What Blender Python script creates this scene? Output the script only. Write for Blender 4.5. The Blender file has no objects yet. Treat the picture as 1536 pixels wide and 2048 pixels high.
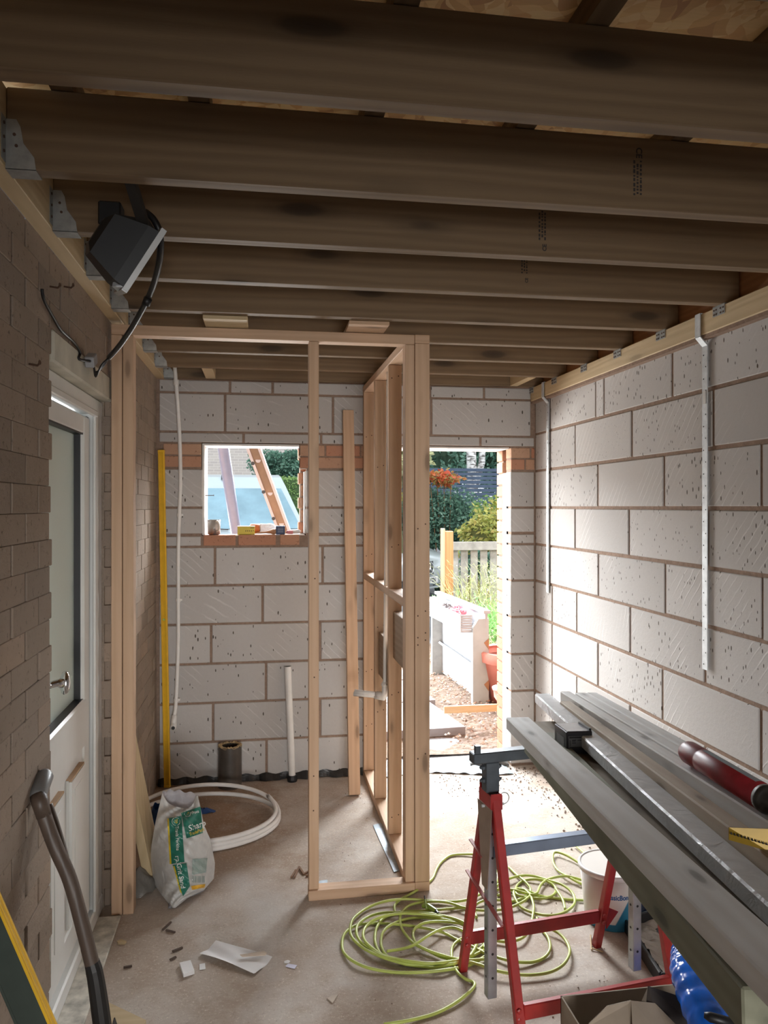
import bpy, math, random
from mathutils import Vector, Matrix, noise
R = math.radians
rnd = random.Random(7)
scn = bpy.context.scene
col = scn.collection

# ------------------------------------------------------------------ camera
CH = 1.594; FPX = 1540.0; YAW = R(9.08)
cam_d = bpy.data.cameras.new('camera'); cam = bpy.data.objects.new('camera', cam_d); col.objects.link(cam)
cam.location = (0, 0, CH); cam.rotation_euler = (R(90), 0, -YAW)
cam_d.sensor_fit = 'VERTICAL'; cam_d.sensor_height = 24; cam_d.sensor_width = 18
cam_d.lens = FPX / 2048 * 24; cam_d.shift_y = -12 / 2048; cam_d.clip_start = 0.02
scn.camera = cam
# ------------------------------------------------------------------ light
EXPO = 0.5
SKY = .95; SUN = 1.35; DOORFILL = 1300; REAR = 9; UPFILL = 260
scn.view_settings.view_transform = 'Standard'; scn.view_settings.look = 'None'
scn.view_settings.gamma = 1; scn.view_settings.exposure = EXPO; scn.view_settings.use_curve_mapping = False
w = bpy.data.worlds.new('sky'); scn.world = w; w.use_nodes = True
nt = w.node_tree; nt.nodes.clear()
wo = nt.nodes.new('ShaderNodeOutputWorld'); bg = nt.nodes.new('ShaderNodeBackground')
bg.inputs['Color'].default_value = (0.86, 0.93, 1.0, 1); bg.inputs['Strength'].default_value = SKY
nt.links.new(bg.outputs[0], wo.inputs[0])
def sun(name, e, rot, ang, colr):
    l = bpy.data.lights.new(name, 'SUN'); l.energy = e; l.angle = ang; l.color = colr
    o = bpy.data.objects.new(name, l); col.objects.link(o); o.rotation_euler = rot; o.location = (0, 0, 8)
sun('sun', SUN, (R(48), 0, R(20)), R(6), (1, .985, .96))
def area(name, e, loc, tgt, sx, sy, colr, spread=180):
    l = bpy.data.lights.new(name, 'AREA'); l.shape = 'RECTANGLE'; l.size = sx; l.size_y = sy; l.energy = e; l.color = colr; l.spread = R(spread)
    o = bpy.data.objects.new(name, l); col.objects.link(o); o.location = loc
    o.rotation_euler = (Vector(tgt) - Vector(loc)).to_track_quat('-Z', 'Y').to_euler()
area('door_sky_fill', DOORFILL, (0.9, 8.0, 3.32), (0.9, 3.0, 1.2), 5.4, 1.9, (.92, .965, 1))  # added area lamp above the doorway sightline, standing in for bright sky
area('rear_fill', REAR, (0.55, -2.55, 0.95), (0.55, 3, .75), 1.3, 1.2, (1, .985, .965), 50)  # added fill lamp behind the camera, narrow spread to spare the joists

area('joist_underside_fill', UPFILL, (-.7, 7.3, .68), (0.1, 3.6, 2.1), 2.6, .95, (1, .985, .95))  # added lamp hidden below the sill, imitates ground bounce onto joist undersides

# ------------------------------------------------------------------ maths helpers: sight lines onto real planes
cp, sp = math.cos(YAW), math.sin(YAW)
def ray(u, v):
    a = (u - 768) / FPX; b = (1012 - v) / FPX
    return Vector((a * cp + sp, cp - a * sp, b))
CO = Vector((0, 0, CH))
def onz(u, v, z=0.0):
    r = ray(u, v); return CO + r * ((z - CH) / r.z)
def ony(u, v, y):
    r = ray(u, v); return CO + r * (y / r.y)
def onx(u, v, x):
    r = ray(u, v); return CO + r * (x / r.x)
def ond(u, v, d):
    return CO + ray(u, v) * d

# ------------------------------------------------------------------ materials
MATS = {}
class NT:
    def __init__(s, name):
        m = bpy.data.materials.new(name); m.use_nodes = True; s.m = m; s.t = m.node_tree
        s.b = s.t.nodes['Principled BSDF']; s.out = s.t.nodes['Material Output']
    def n(s, typ, **k):
        nd = s.t.nodes.new(typ)
        for a, b in k.items():
            if a.startswith('i_'):
                key = a[2:]; key = int(key) if key.isdigit() else key.replace('_', ' ')
                nd.inputs[key].default_value = b
            else: setattr(nd, a, b)
        return nd
    def l(s, a, b): s.t.links.new(a, b)
    def coord(s, scale=(1, 1, 1), kind='Object', loc=(0, 0, 0), rot=(0, 0, 0)):
        tc = s.n('ShaderNodeTexCoord'); mp = s.n('ShaderNodeMapping')
        mp.inputs['Scale'].default_value = scale; mp.inputs['Location'].default_value = loc; mp.inputs['Rotation'].default_value = rot
        s.l(tc.outputs[kind], mp.inputs[0]); return mp.outputs[0]
    def noise(s, vec, scale, detail=4, rough=.55, dist=0):
        nd = s.n('ShaderNodeTexNoise'); nd.inputs['Scale'].default_value = scale; nd.inputs['Detail'].default_value = detail
        nd.inputs['Roughness'].default_value = rough; nd.inputs['Distortion'].default_value = dist
        if vec: s.l(vec, nd.inputs['Vector'])
        return nd.outputs['Fac']
    def ramp(s, fac, stops):
        r = s.n('ShaderNodeValToRGB'); e = r.color_ramp.elements
        while len(e) < len(stops): e.new(.5)
        for i, (p, c) in enumerate(stops):
            e[i].position = p; e[i].color = (c[0], c[1], c[2], 1) if len(c) == 3 else c
        s.l(fac, r.inputs[0]); return r.outputs[0]
    def mix(s, fac, a, b, mode='MIX'):
        m = s.n('ShaderNodeMix'); m.data_type = 'RGBA'; m.blend_type = mode
        for i, x in ((0, fac), (6, a), (7, b)):
            if hasattr(x, 'links'): s.l(x, m.inputs[i])
            elif i == 0: m.inputs[0].default_value = x
            else: m.inputs[i].default_value = (x[0], x[1], x[2], 1)
        return m.outputs[2]
    def math(s, op, a, b=None):
        m = s.n('ShaderNodeMath'); m.operation = op
        for i, x in ((0, a), (1, b)):
            if x is None: continue
            if hasattr(x, 'links'): s.l(x, m.inputs[i])
            else: m.inputs[i].default_value = x
        return m.outputs[0]
    def bump(s, h, strength=.3, dist=.01):
        b = s.n('ShaderNodeBump'); b.inputs['Strength'].default_value = strength; b.inputs['Distance'].default_value = dist
        s.l(h, b.inputs['Height']); s.l(b.outputs[0], s.b.inputs['Normal'])
    def col(s, c):
        if hasattr(c, 'links'): s.l(c, s.b.inputs['Base Color'])
        else: s.b.inputs['Base Color'].default_value = (c[0], c[1], c[2], 1)
    def rand(s):
        g = s.n('ShaderNodeNewGeometry'); return g.outputs['Random Per Island']

def plain(name, c, rough=.6, metal=0.0, var=.12, scale=18, bump=0.0, spec=None, coat=0):
    if name in MATS: return MATS[name]
    t = NT(name); v = t.coord()
    f = t.noise(v, scale, 4)
    lo = tuple(x * (1 - var) for x in c); hi = tuple(min(1, x * (1 + var)) for x in c)
    t.col(t.ramp(f, [(.3, lo), (.7, hi)]))
    t.b.inputs['Roughness'].default_value = rough; t.b.inputs['Metallic'].default_value = metal
    if spec is not None: t.b.inputs['Specular IOR Level'].default_value = spec
    if coat: t.b.inputs['Coat Weight'].default_value = coat
    if bump: t.bump(f, bump, .004)
    MATS[name] = t.m; return t.m

def wood(name, axis, base, dark, knot=.5, grain=1.0, rough=.7, blotch=None, ks=1.0):
    key = name + axis
    if key in MATS: return MATS[key]
    t = NT(key)
    def sc(a, b): return tuple(a if k == axis else b for k in 'xyz')
    v = t.coord(sc(.7, 9))
    r = t.rand(); add = t.n('ShaderNodeVectorMath'); add.operation = 'ADD'; t.l(v, add.inputs[0])
    oi = t.n('ShaderNodeObjectInfo'); cmb = t.n('ShaderNodeCombineXYZ')
    rr = t.math('MULTIPLY', t.math('ADD', r, oi.outputs['Random']), 37.0)
    for i in range(3): t.l(rr, cmb.inputs[i])
    t.l(cmb.outputs[0], add.inputs[1]); v = add.outputs[0]
    f1 = t.noise(v, 3.2, 5, .6, 1.2)
    wv = t.n('ShaderNodeTexWave'); wv.wave_type = 'RINGS'; wv.rings_direction = axis.upper(); wv.inputs['Scale'].default_value = 1.6; wv.inputs['Distortion'].default_value = 5.5
    wv.inputs['Detail'].default_value = 3; wv.inputs['Detail Scale'].default_value = 1.2; t.l(v, wv.inputs['Vector'])
    c = t.mix(t.math('MULTIPLY', wv.outputs['Fac'], .5 * grain), base, dark)
    c = t.mix(t.math('MULTIPLY', f1, .35), c, tuple(x * .8 for x in dark))
    # knots
    kv = t.coord(sc(2.2 * ks, 7.5 * ks)); ka = t.n('ShaderNodeVectorMath'); ka.operation = 'ADD'; t.l(kv, ka.inputs[0]); t.l(cmb.outputs[0], ka.inputs[1])
    vo = t.n('ShaderNodeTexVoronoi'); vo.inputs['Scale'].default_value = 1.0; t.l(ka.outputs[0], vo.inputs['Vector'])
    kf = t.ramp(vo.outputs['Distance'], [(.0, (1, 1, 1)), (.12, (.8, .8, .8)), (.17, (.3, .3, .3)), (.30, (0, 0, 0))])
    c = t.mix(t.math('MULTIPLY', kf, knot), c, tuple(x * .35 for x in dark))
    if blotch:
        bf = t.ramp(t.noise(t.coord(), 2.3, 3), [(.42, (0, 0, 0)), (.62, (1, 1, 1))])
        c = t.mix(bf, c, blotch, 'MULTIPLY')
    t.col(c); t.b.inputs['Roughness'].default_value = rough
    fine = t.noise(t.coord(sc(6, 90)), 4, 3)
    t.bump(t.math('ADD', t.math('MULTIPLY', fine, .6), wv.outputs['Fac']), .25, .0015)
    MATS[key] = t.m; return t.m
def cls(ax): return wood('planed_stud_timber_', ax, (.66, .45, .30), (.50, .31, .185), .8, .7, .7, None, 1.7)
def treated(ax): return wood('treated_joist_timber_', ax, (.225, .15, .082), (.12, .072, .036), 1.0, .8)
def pale(ax): return wood('pale_sawn_timber_', ax, (.62, .48, .29), (.46, .33, .17), .5, .6)
def grey(ax): return wood('weathered_plank_timber_', ax, (.92, .93, .93), (.72, .69, .65), .9, .6, .75, (.88, .87, .86), 2.4)
def greenish(ax): return wood('green_treated_timber_', ax, (.30, .30, .215), (.18, .18, .12), .8, .7, .75, (.75, .74, .70), 2.0)
def dusty(ax): return wood('dusty_board_timber_', ax, (.36, .31, .25), (.24, .18, .12), .6, .5, .9, (.7, .66, .62), 1.5)

def m_block():
    t = NT('aerated_block'); v = t.coord()
    r = t.rand()
    big = t.noise(v, 2.2, 3); fine = t.noise(v, 60, 4, .7)
    c = t.ramp(r, [(0, (.50, .485, .475)), (.5, (.58, .565, .555)), (1, (.45, .435, .425))])
    c = t.mix(t.math('MULTIPLY', big, .45), c, (.56, .52, .48))
    c = t.mix(t.math('MULTIPLY', fine, .22), c, (.30, .28, .26))
    # voids: short dark vertical pits
    pv = t.coord((70, 70, 26)); vo = t.n('ShaderNodeTexVoronoi'); vo.inputs['Scale'].default_value = 1; t.l(pv, vo.inputs['Vector'])
    sel = t.n('ShaderNodeSeparateColor'); t.l(vo.outputs['Color'], sel.inputs[0])
    m1 = t.math('LESS_THAN', vo.outputs['Distance'], t.math('MULTIPLY', t.math('SUBTRACT', sel.outputs[0], .70), 1.0))
    c = t.mix(m1, c, (.10, .085, .07))
    # curved saw marks
    off = t.n('ShaderNodeCombineXYZ'); rv = t.math('MULTIPLY', r, 19.0)
    for i in range(3): t.l(rv, off.inputs[i])
    ad = t.n('ShaderNodeVectorMath'); ad.operation = 'ADD'; t.l(v, ad.inputs[0]); t.l(off.outputs[0], ad.inputs[1])
    wv = t.n('ShaderNodeTexWave'); wv.wave_type = 'RINGS'; wv.rings_direction = 'SPHERICAL'; wv.inputs['Scale'].default_value = 11.0; wv.inputs['Distortion'].default_value = 1.4
    wv.inputs['Detail'].default_value = 3; wv.inputs['Detail Scale'].default_value = 1.5; t.l(ad.outputs[0], wv.inputs['Vector'])
    msk = t.ramp(t.noise(ad.outputs[0], 3.5, 2), [(.50, (0, 0, 0)), (.66, (1, 1, 1))])
    ln = t.ramp(wv.outputs['Fac'], [(.88, (0, 0, 0)), (1.0, (1, 1, 1))])
    lines = t.math('MULTIPLY', ln, msk)
    c = t.mix(t.math('MULTIPLY', lines, .5), c, (.76, .74, .72))
    t.col(c); t.b.inputs['Roughness'].default_value = .95; t.b.inputs['Specular IOR Level'].default_value = .15
    h = t.math('SUBTRACT', t.math('ADD', t.math('MULTIPLY', fine, .5), t.math('MULTIPLY', lines, .4)), t.math('MULTIPLY', m1, 2.5))
    t.bump(h, .55, .004); return t.m
def m_mortar(name='mortar', c=(.33, .235, .18)):
    t = NT(name); v = t.coord(); f = t.noise(v, 45, 5, .7); g = t.noise(v, 5, 3)
    k = t.ramp(f, [(.3, tuple(x * .72 for x in c)), (.7, tuple(x * 1.15 for x in c))])
    k = t.mix(t.math('MULTIPLY', g, .4), k, tuple(x * .8 for x in c))
    t.col(k); t.b.inputs['Roughness'].default_value = 1; t.b.inputs['Specular IOR Level'].default_value = .1; t.bump(f, .8, .008); return t.m
def m_brick(name, cs, bump=.7):
    t = NT(name); v = t.coord(); f = t.noise(v, 55, 5, .75); g = t.noise(v, 9, 3); r = t.rand()
    c = t.ramp(r, [(i / (len(cs) - 1), k) for i, k in enumerate(cs)])
    c = t.mix(t.math('MULTIPLY', g, .45), c, tuple(x * .75 for x in cs[0]))
    pits = t.ramp(f, [(.30, (1, 1, 1)), (.42, (0, 0, 0))])
    c = t.mix(pits, c, tuple(x * .45 for x in cs[0]))
    t.col(c); t.b.inputs['Roughness'].default_value = .95; t.b.inputs['Specular IOR Level'].default_value = .12
    t.bump(f, bump, .006); return t.m
def m_osb():
    t = NT('strand_board'); v = t.coord((1, 1, 1), rot=(0, 0, .5))
    d = t.n('ShaderNodeTexNoise'); d.inputs['Scale'].default_value = 7; t.l(v, d.inputs['Vector'])
    mx = t.n('ShaderNodeVectorMath'); mx.operation = 'MULTIPLY_ADD'; t.l(d.outputs['Color'], mx.inputs[0]); mx.inputs[1].default_value = (.12, .12, .12); t.l(v, mx.inputs[2])
    outs = []
    for sc, ro in (((11, 40, 9), .3), ((36, 10, 9), 1.1)):
        mp = t.n('ShaderNodeMapping'); mp.inputs['Scale'].default_value = sc; mp.inputs['Rotation'].default_value = (0, 0, ro); t.l(mx.outputs[0], mp.inputs[0])
        vo = t.n('ShaderNodeTexVoronoi'); vo.inputs['Scale'].default_value = 1; t.l(mp.outputs[0], vo.inputs['Vector'])
        sp_ = t.n('ShaderNodeSeparateColor'); t.l(vo.outputs['Color'], sp_.inputs[0]); outs.append(sp_.outputs[0])
    f = t.math('MULTIPLY', t.math('ADD', outs[0], outs[1]), .5)
    c = t.ramp(f, [(.15, (.50, .25, .09)), (.4, (.80, .50, .20)), (.62, (.90, .66, .32)), (.85, (.72, .40, .15))])
    gr = t.noise(t.coord((4, 60, 10)), 3, 3)
    c = t.mix(t.math('MULTIPLY', gr, .3), c, (.35, .19, .08))
    t.col(c); t.b.inputs['Roughness'].default_value = .6; t.bump(f, .4, .003); return t.m
def m_floor():
    t = NT('dusty_concrete'); v = t.coord()
    a = t.noise(v, 1.6, 5, .6); b = t.noise(v, 7, 6, .7); f = t.noise(v, 90, 5, .8)
    c = t.ramp(a, [(.32, (.42, .33, .26)), (.5, (.50, .43, .37)), (.66, (.58, .53, .48))])
    # brown soil dust gathers towards the far left corner and along the right wall
    sx = t.n('ShaderNodeSeparateXYZ'); t.l(v, sx.inputs[0])
    n1 = t.math('MULTIPLY', t.math('SUBTRACT', b, .5), .9)
    left = t.math('SUBTRACT', .12, t.math('ADD', sx.outputs[0], n1))
    far = t.math('SUBTRACT', t.math('ADD', sx.outputs[1], n1), 3.3)
    msk = t.ramp(t.math('MULTIPLY', t.math('MINIMUM', t.math('MULTIPLY', left, 2.0), far), 1.6), [(0, (0, 0, 0)), (1, (1, 1, 1))])
    c = t.mix(t.math('MULTIPLY', msk, .85), c, (.33, .205, .125))
    c = t.mix(t.ramp(b, [(.35, (.5, .5, .5)), (.55, (0, 0, 0))]), c, (.36, .26, .19))
    c = t.mix(t.ramp(f, [(.56, (0, 0, 0)), (.68, (.8, .8, .8))]), c, (.80, .73, .64))
    c = t.mix(t.ramp(f, [(.30, (.85, .85, .85)), (.42, (0, 0, 0))]), c, (.22, .15, .105))
    st = t.ramp(t.noise(t.coord(loc=(3, 1, 0)), 1.1, 4, .6), [(.58, (0, 0, 0)), (.68, (.5, .5, .5))])
    c = t.mix(st, c, (.62, .60, .58))
    t.col(c); t.b.inputs['Roughness'].default_value = .9; t.b.inputs['Specular IOR Level'].default_value = .2
    t.bump(t.math('ADD', f, t.math('MULTIPLY', b, 1.2)), .35, .006); return t.m
def m_glass(name, c, rough):
    t = NT(name); t.col(c); t.b.inputs['Roughness'].default_value = rough; t.b.inputs['Transmission Weight'].default_value = 0.0
    t.b.inputs['Specular IOR Level'].default_value = .7
    return t.m
def m_leaf(name, cs, tr=.35):
    if name in MATS: return MATS[name]
    t = NT(name); r = t.rand(); c = t.ramp(r, [(i / (len(cs) - 1), k) for i, k in enumerate(cs)])
    t.col(c); t.b.inputs['Roughness'].default_value = .6
    tl = t.n('ShaderNodeBsdfTranslucent'); t.l(c, tl.inputs[0]); ms = t.n('ShaderNodeMixShader'); ms.inputs[0].default_value = tr
    t.l(t.b.outputs[0], ms.inputs[1]); t.l(tl.outputs[0], ms.inputs[2]); t.l(ms.outputs[0], t.out.inputs[0])
    MATS[name] = t.m; return t.m
def m_plastic_film(name, c, rough=.35, tr=.35):
    t = NT(name); v = t.coord(); f = t.noise(v, 14, 4, .6, 1.5)
    k = t.ramp(f, [(.3, tuple(x * .85 for x in c)), (.7, c)])
    t.col(k); t.b.inputs['Roughness'].default_value = rough
    tl = t.n('ShaderNodeBsdfTranslucent'); t.l(k, tl.inputs[0]); ms = t.n('ShaderNodeMixShader'); ms.inputs[0].default_value = tr
    t.l(t.b.outputs[0], ms.inputs[1]); t.l(tl.outputs[0], ms.inputs[2]); t.l(ms.outputs[0], t.out.inputs[0])
    t.bump(f, .5, .012); return t.m
BLOCK = m_block(); MORTAR = m_mortar(); OSB = m_osb(); FLOOR = m_floor()
BRICKL = m_brick('buff_brown_brick', [(.33, .26, .205), (.40, .315, .25), (.30, .24, .195), (.44, .33, .25)])
MORTL = m_mortar('smeared_brown_mortar', (.34, .275, .22))
BRICKO = m_brick('orange_brick', [(.50, .24, .15), (.56, .29, .19), (.54, .33, .22), (.60, .40, .28)], .35)
STEEL = plain('galvanised_steel', (.55, .57, .58), .6, .45, .15, 30)
DSTEEL = plain('dark_steel', (.10, .115, .13), .45, .5, .2, 20)
BLACK = plain('black_plastic', (.009, .009, .010), .45, 0, .2)
WHITEP = plain('white_pipe_plastic', (.80, .78, .75), .4, 0, .05)
UPVC = plain('white_door_plastic', (.80, .80, .77), .35, 0, .04, 6)
RED = plain('red_enamel', (.36, .024, .022), .42, 0, .22, 12, .05)
CHROME = plain('chrome', (.8, .8, .8), .12, 1, .02)
CREAM = plain('cream_painted_concrete', (.55, .52, .43), .85, 0, .18, 7, .3)
YEL = plain('yellow_enamel', (.80, .48, .03), .4, 0, .08)
NAIL = plain('rusty_nail', (.10, .055, .035), .7, .3, .3)

# ------------------------------------------------------------------ mesh builder
class MB:
    def __init__(s, org=(0, 0, 0)): s.v = []; s.f = []; s.mi = []; s.o = Vector(org); s.cur = 0; s.xf = None
    def mat(s, i): s.cur = i; return s
    def add(s, vs, fs):
        k = len(s.v)
        for p in vs:
            p = Vector(p)
            if s.xf is not None: p = s.xf @ p
            s.v.append(p - s.o)
        for f in fs: s.f.append([k + i for i in f]); s.mi.append(s.cur)
        return s
    def box(s, a, b, ch=0.0):
        (x0, y0, z0), (x1, y1, z1) = a, b
        x0, x1 = sorted((x0, x1)); y0, y1 = sorted((y0, y1)); z0, z1 = sorted((z0, z1))
        if ch <= 0:
            return s.add([(x0, y0, z0), (x1, y0, z0), (x1, y1, z0), (x0, y1, z0), (x0, y0, z1), (x1, y0, z1), (x1, y1, z1), (x0, y1, z1)],
                         [(0, 3, 2, 1), (4, 5, 6, 7), (0, 1, 5, 4), (1, 2, 6, 5), (2, 3, 7, 6), (3, 0, 4, 7)])
        c = min(ch, (x1 - x0) / 2.1, (y1 - y0) / 2.1, (z1 - z0) / 2.1)
        X = (x0, x1); Yv = (y0, y1); Zv = (z0, z1); vs = []; ix = {}
        for i in (0, 1):
            for j in (0, 1):
                for k in (0, 1):
                    sx, sy, sz = (1 - 2 * i) * c, (1 - 2 * j) * c, (1 - 2 * k) * c
                    ix[i, j, k] = len(vs)
                    vs += [(X[i], Yv[j] + sy, Zv[k] + sz), (X[i] + sx, Yv[j], Zv[k] + sz), (X[i] + sx, Yv[j] + sy, Zv[k])]
        def V(i, j, k, a): return ix[i, j, k] + a
        fs = []
        for i in (0, 1):
            q = [V(i, 0, 0, 0), V(i, 1, 0, 0), V(i, 1, 1, 0), V(i, 0, 1, 0)]; fs.append(q if i else q[::-1])
            q = [V(0, i, 0, 1), V(1, i, 0, 1), V(1, i, 1, 1), V(0, i, 1, 1)]; fs.append(q[::-1] if i else q)
            q = [V(0, 0, i, 2), V(1, 0, i, 2), V(1, 1, i, 2), V(0, 1, i, 2)]; fs.append(q if i else q[::-1])
        for j in (0, 1):
            for k in (0, 1):
                fs.append([V(0, j, k, 1), V(1, j, k, 1), V(1, j, k, 2), V(0, j, k, 2)])
                fs.append([V(j, 0, k, 0), V(j, 1, k, 0), V(j, 1, k, 2), V(j, 0, k, 2)])
                fs.append([V(j, k, 0, 0), V(j, k, 1, 0), V(j, k, 1, 1), V(j, k, 0, 1)])
                for i in (0, 1): pass
        for i in (0, 1):
            for j in (0, 1):
                for k in (0, 1): fs.append([V(i, j, k, 0), V(i, j, k, 1), V(i, j, k, 2)])
        return s.add(vs, fs)
    def bar(s, p, q, wd, ht, up=(0, 0, 1), ch=0.0):
        p, q = Vector(p), Vector(q); d = q - p; L = d.length; d.normalize(); up = Vector(up)
        x = d.cross(up)
        if x.length < 1e-4: x = d.cross(Vector((1, 0, 0)))
        x.normalize(); z = x.cross(d)
        M = Matrix((x, d, z)).transposed().to_4x4(); M.translation = p
        old = s.xf; s.xf = M if old is None else old @ M
        s.box((-wd / 2, 0, -ht / 2), (wd / 2, L, ht / 2), ch); s.xf = old; return s
    def tube(s, pts, r, seg=8, caps=True, closed=False):
        pts = [Vector(p) for p in pts]; n = len(pts); rs = r if isinstance(r, (list, tuple)) else [r] * n
        t0 = (pts[1] - pts[0]).normalized(); up = Vector((0, 0, 1)) if abs(t0.z) < .9 else Vector((1, 0, 0))
        x = t0.cross(up).normalized(); vs = []; fs = []
        for i, p in enumerate(pts):
            t = (pts[min(i + 1, n - 1)] - pts[max(i - 1, 0)])
            if t.length < 1e-9: t = t0.copy()
            t.normalize(); x = (x - t * x.dot(t)).normalized(); y = t.cross(x)
            for k in range(seg):
                a = 2 * math.pi * k / seg; vs.append(p + (x * math.cos(a) + y * math.sin(a)) * rs[i])
        for i in range(n - 1):
            for k in range(seg):
                a = i * seg + k; b = i * seg + (k + 1) % seg; fs.append([a, b, b + seg, a + seg])
        if caps: fs.append(list(range(seg))[::-1]); fs.append([(n - 1) * seg + k for k in range(seg)])
        return s.add(vs, fs)
    def lathe(s, c, prof, seg=24, axis=(0, 0, 1), caps=True, flat=1.0):
        ax = Vector(axis).normalized(); up = Vector((1, 0, 0)) if abs(ax.x) < .9 else Vector((0, 1, 0))
        x = ax.cross(up).normalized(); y = ax.cross(x); c = Vector(c); vs = []; fs = []
        for r, h in prof:
            for k in range(seg):
                a = 2 * math.pi * k / seg; vs.append(c + ax * h + (x * math.cos(a) + y * math.sin(a) * flat) * r)
        n = len(prof)
        for i in range(n - 1):
            for k in range(seg):
                a = i * seg + k; b = i * seg + (k + 1) % seg; fs.append([a, b, b + seg, a + seg])
        if caps: fs.append(list(range(seg))[::-1]); fs.append([(n - 1) * seg + k for k in range(seg)])
        return s.add(vs, fs)
    def prism(s, poly, vec):
        n = len(poly); vec = Vector(vec); p = [Vector(q) for q in poly]
        return s.add(p + [q + vec for q in p], [list(range(n))[::-1], list(range(n, 2 * n))] + [[i, (i + 1) % n, n + (i + 1) % n, n + i] for i in range(n)])
    def grid(s, fn, nu, nv, wrap=False):
        vs = [fn(i / nu, j / nv) for j in range(nv + 1) for i in range(nu + (0 if wrap else 1))]; W = nu + (0 if wrap else 1); fs = []
        for j in range(nv):
            for i in range(nu):
                a = j * W + i; b = j * W + (i + 1) % W; fs.append([a, b, b + W, a + W])
        return s.add(vs, fs)
    def build(s, name, mats, parent=None, smooth=False, mod=None):
        me = bpy.data.meshes.new(name); me.from_pydata([tuple(p) for p in s.v], [], s.f)
        ms = mats if isinstance(mats, (list, tuple)) else [mats]
        for m in ms: me.materials.append(m)
        me.polygons.foreach_set('material_index', s.mi); me.update()
        import bmesh
        b = bmesh.new(); b.from_mesh(me); bmesh.ops.recalc_face_normals(b, faces=b.faces); b.to_mesh(me); b.free()
        if smooth: me.polygons.foreach_set('use_smooth', [True] * len(me.polygons))
        o = bpy.data.objects.new(name, me); col.objects.link(o)
        if parent: o.parent = parent
        else: o.location = s.o
        if smooth == 'auto':
            try:
                md = o.modifiers.new('split', 'EDGE_SPLIT'); md.split_angle = R(40)
            except Exception: pass
        return o
def tag(o, label, cat, group=None, kind=None):
    if label: o['label'] = label
    if cat: o['category'] = cat
    if group: o['group'] = group
    if kind: o['kind'] = kind
    return o
def root(name, loc, label, cat, group=None):
    o = bpy.data.objects.new(name, None); o.empty_display_size = .05; col.objects.link(o); o.location = loc
    return tag(o, label, cat, group)
def PM(o): return MB(o.location)     # builder in a thing's local space
def struct(o): o['kind'] = 'structure'; return o
def text_mesh(txt, size=1.0, bold=0.0):
    c = bpy.data.curves.new('t', 'FONT'); c.body = txt; c.size = size; c.offset = bold; c.resolution_u = 3
    o = bpy.data.objects.new('t', c); col.objects.link(o)
    me = bpy.data.meshes.new_from_object(o); vs = [v.co.copy() for v in me.vertices]; fs = [list(p.vertices) for p in me.polygons]
    col.objects.unlink(o); bpy.data.objects.remove(o); bpy.data.meshes.remove(me); return vs, fs
def smooth_path(pts, n=6):
    pts = [Vector(p) for p in pts]; out = []
    for i in range(len(pts) - 1):
        p0 = pts[max(i - 1, 0)]; p1 = pts[i]; p2 = pts[i + 1]; p3 = pts[min(i + 2, len(pts) - 1)]
        for k in range(n):
            t = k / n
            out.append(.5 * ((2 * p1) + (p2 - p0) * t + (2 * p0 - 5 * p1 + 4 * p2 - p3) * t * t + (3 * p1 - p0 - 3 * p2 + p3) * t ** 3))
    out.append(pts[-1]); return out
# ================================================================== STRUCTURE
XL, XR, YB, YR = -.588, 1.672, 4.54, -2.6
b = MB(); b.box((-.75, YR, -.12), (1.8, 4.66, 0)); struct(b.build('floor', FLOOR))

def cut(a0, a1, z0, z1, holes):
    """yield rectangles of (a0,a1,z0,z1) left after removing holes"""
    rs = [(a0, a1, z0, z1)]
    for h0, h1, g0, g1 in holes:
        nr = []
        for r0, r1, q0, q1 in rs:
            if h0 >= r1 or h1 <= r0 or g0 >= q1 or g1 <= q0: nr.append((r0, r1, q0, q1)); continue
            if q0 < g0: nr.append((r0, r1, q0, g0))
            if q1 > g1: nr.append((r0, r1, g1, q1))
            m0, m1 = max(q0, g0), min(q1, g1)
            if r0 < h0: nr.append((r0, h0, m0, m1))
            if r1 > h1: nr.append((h1, r1, m0, m1))
        rs = nr
    return [r for r in rs if r[1] - r[0] > .012 and r[3] - r[2] > .012]
# --- right wall of aerated blocks
b = MB(); b.mat(1).box((1.6725, YR, 0), (1.77, YB + .1, 2.235)); b.mat(0)
rows = [(.01, .235, [3.927, 3.30, 2.70]), (.235, .46, [4.256, 3.643, 3.012, 2.38]), (.46, .686, [4.256, 3.904, 3.303, 2.70]), (.686, .914, [4.256, 3.643, 3.012, 2.37]),
        (.914, 1.137, [4.256, 3.904, 3.303, 2.702]), (1.137, 1.36, [4.288, 3.639, 2.992, 2.362]), (1.36, 1.585, [4.288, 3.926, 3.313, 2.681]),
        (1.585, 1.81, [4.295, 3.643, 3.003, 2.367]), (1.81, 2.035, [4.288, 3.926, 3.287, 2.648]), (2.035, 2.24, [4.295, 3.67, 3.576, 2.938])]
for z0, z1, js in rows:
    js = [YB + .0] + js
    while js[-1] > YR + .7: js.append(js[-1] - .63)
    js.append(YR)
    for a, c in zip(js, js[1:]):
        j = rnd.uniform(-.0015, .0015)
        b.box((1.668 + j, c + .007 + rnd.uniform(-.002, .004), z0 + .0065 + rnd.uniform(-.001, .003)), (1.72, a - .0075 + rnd.uniform(-.002, .002), z1 - .006 - rnd.uniform(0, .002)), .003)
struct(b.build('wall_right', [BLOCK, MORTAR]))
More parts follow.
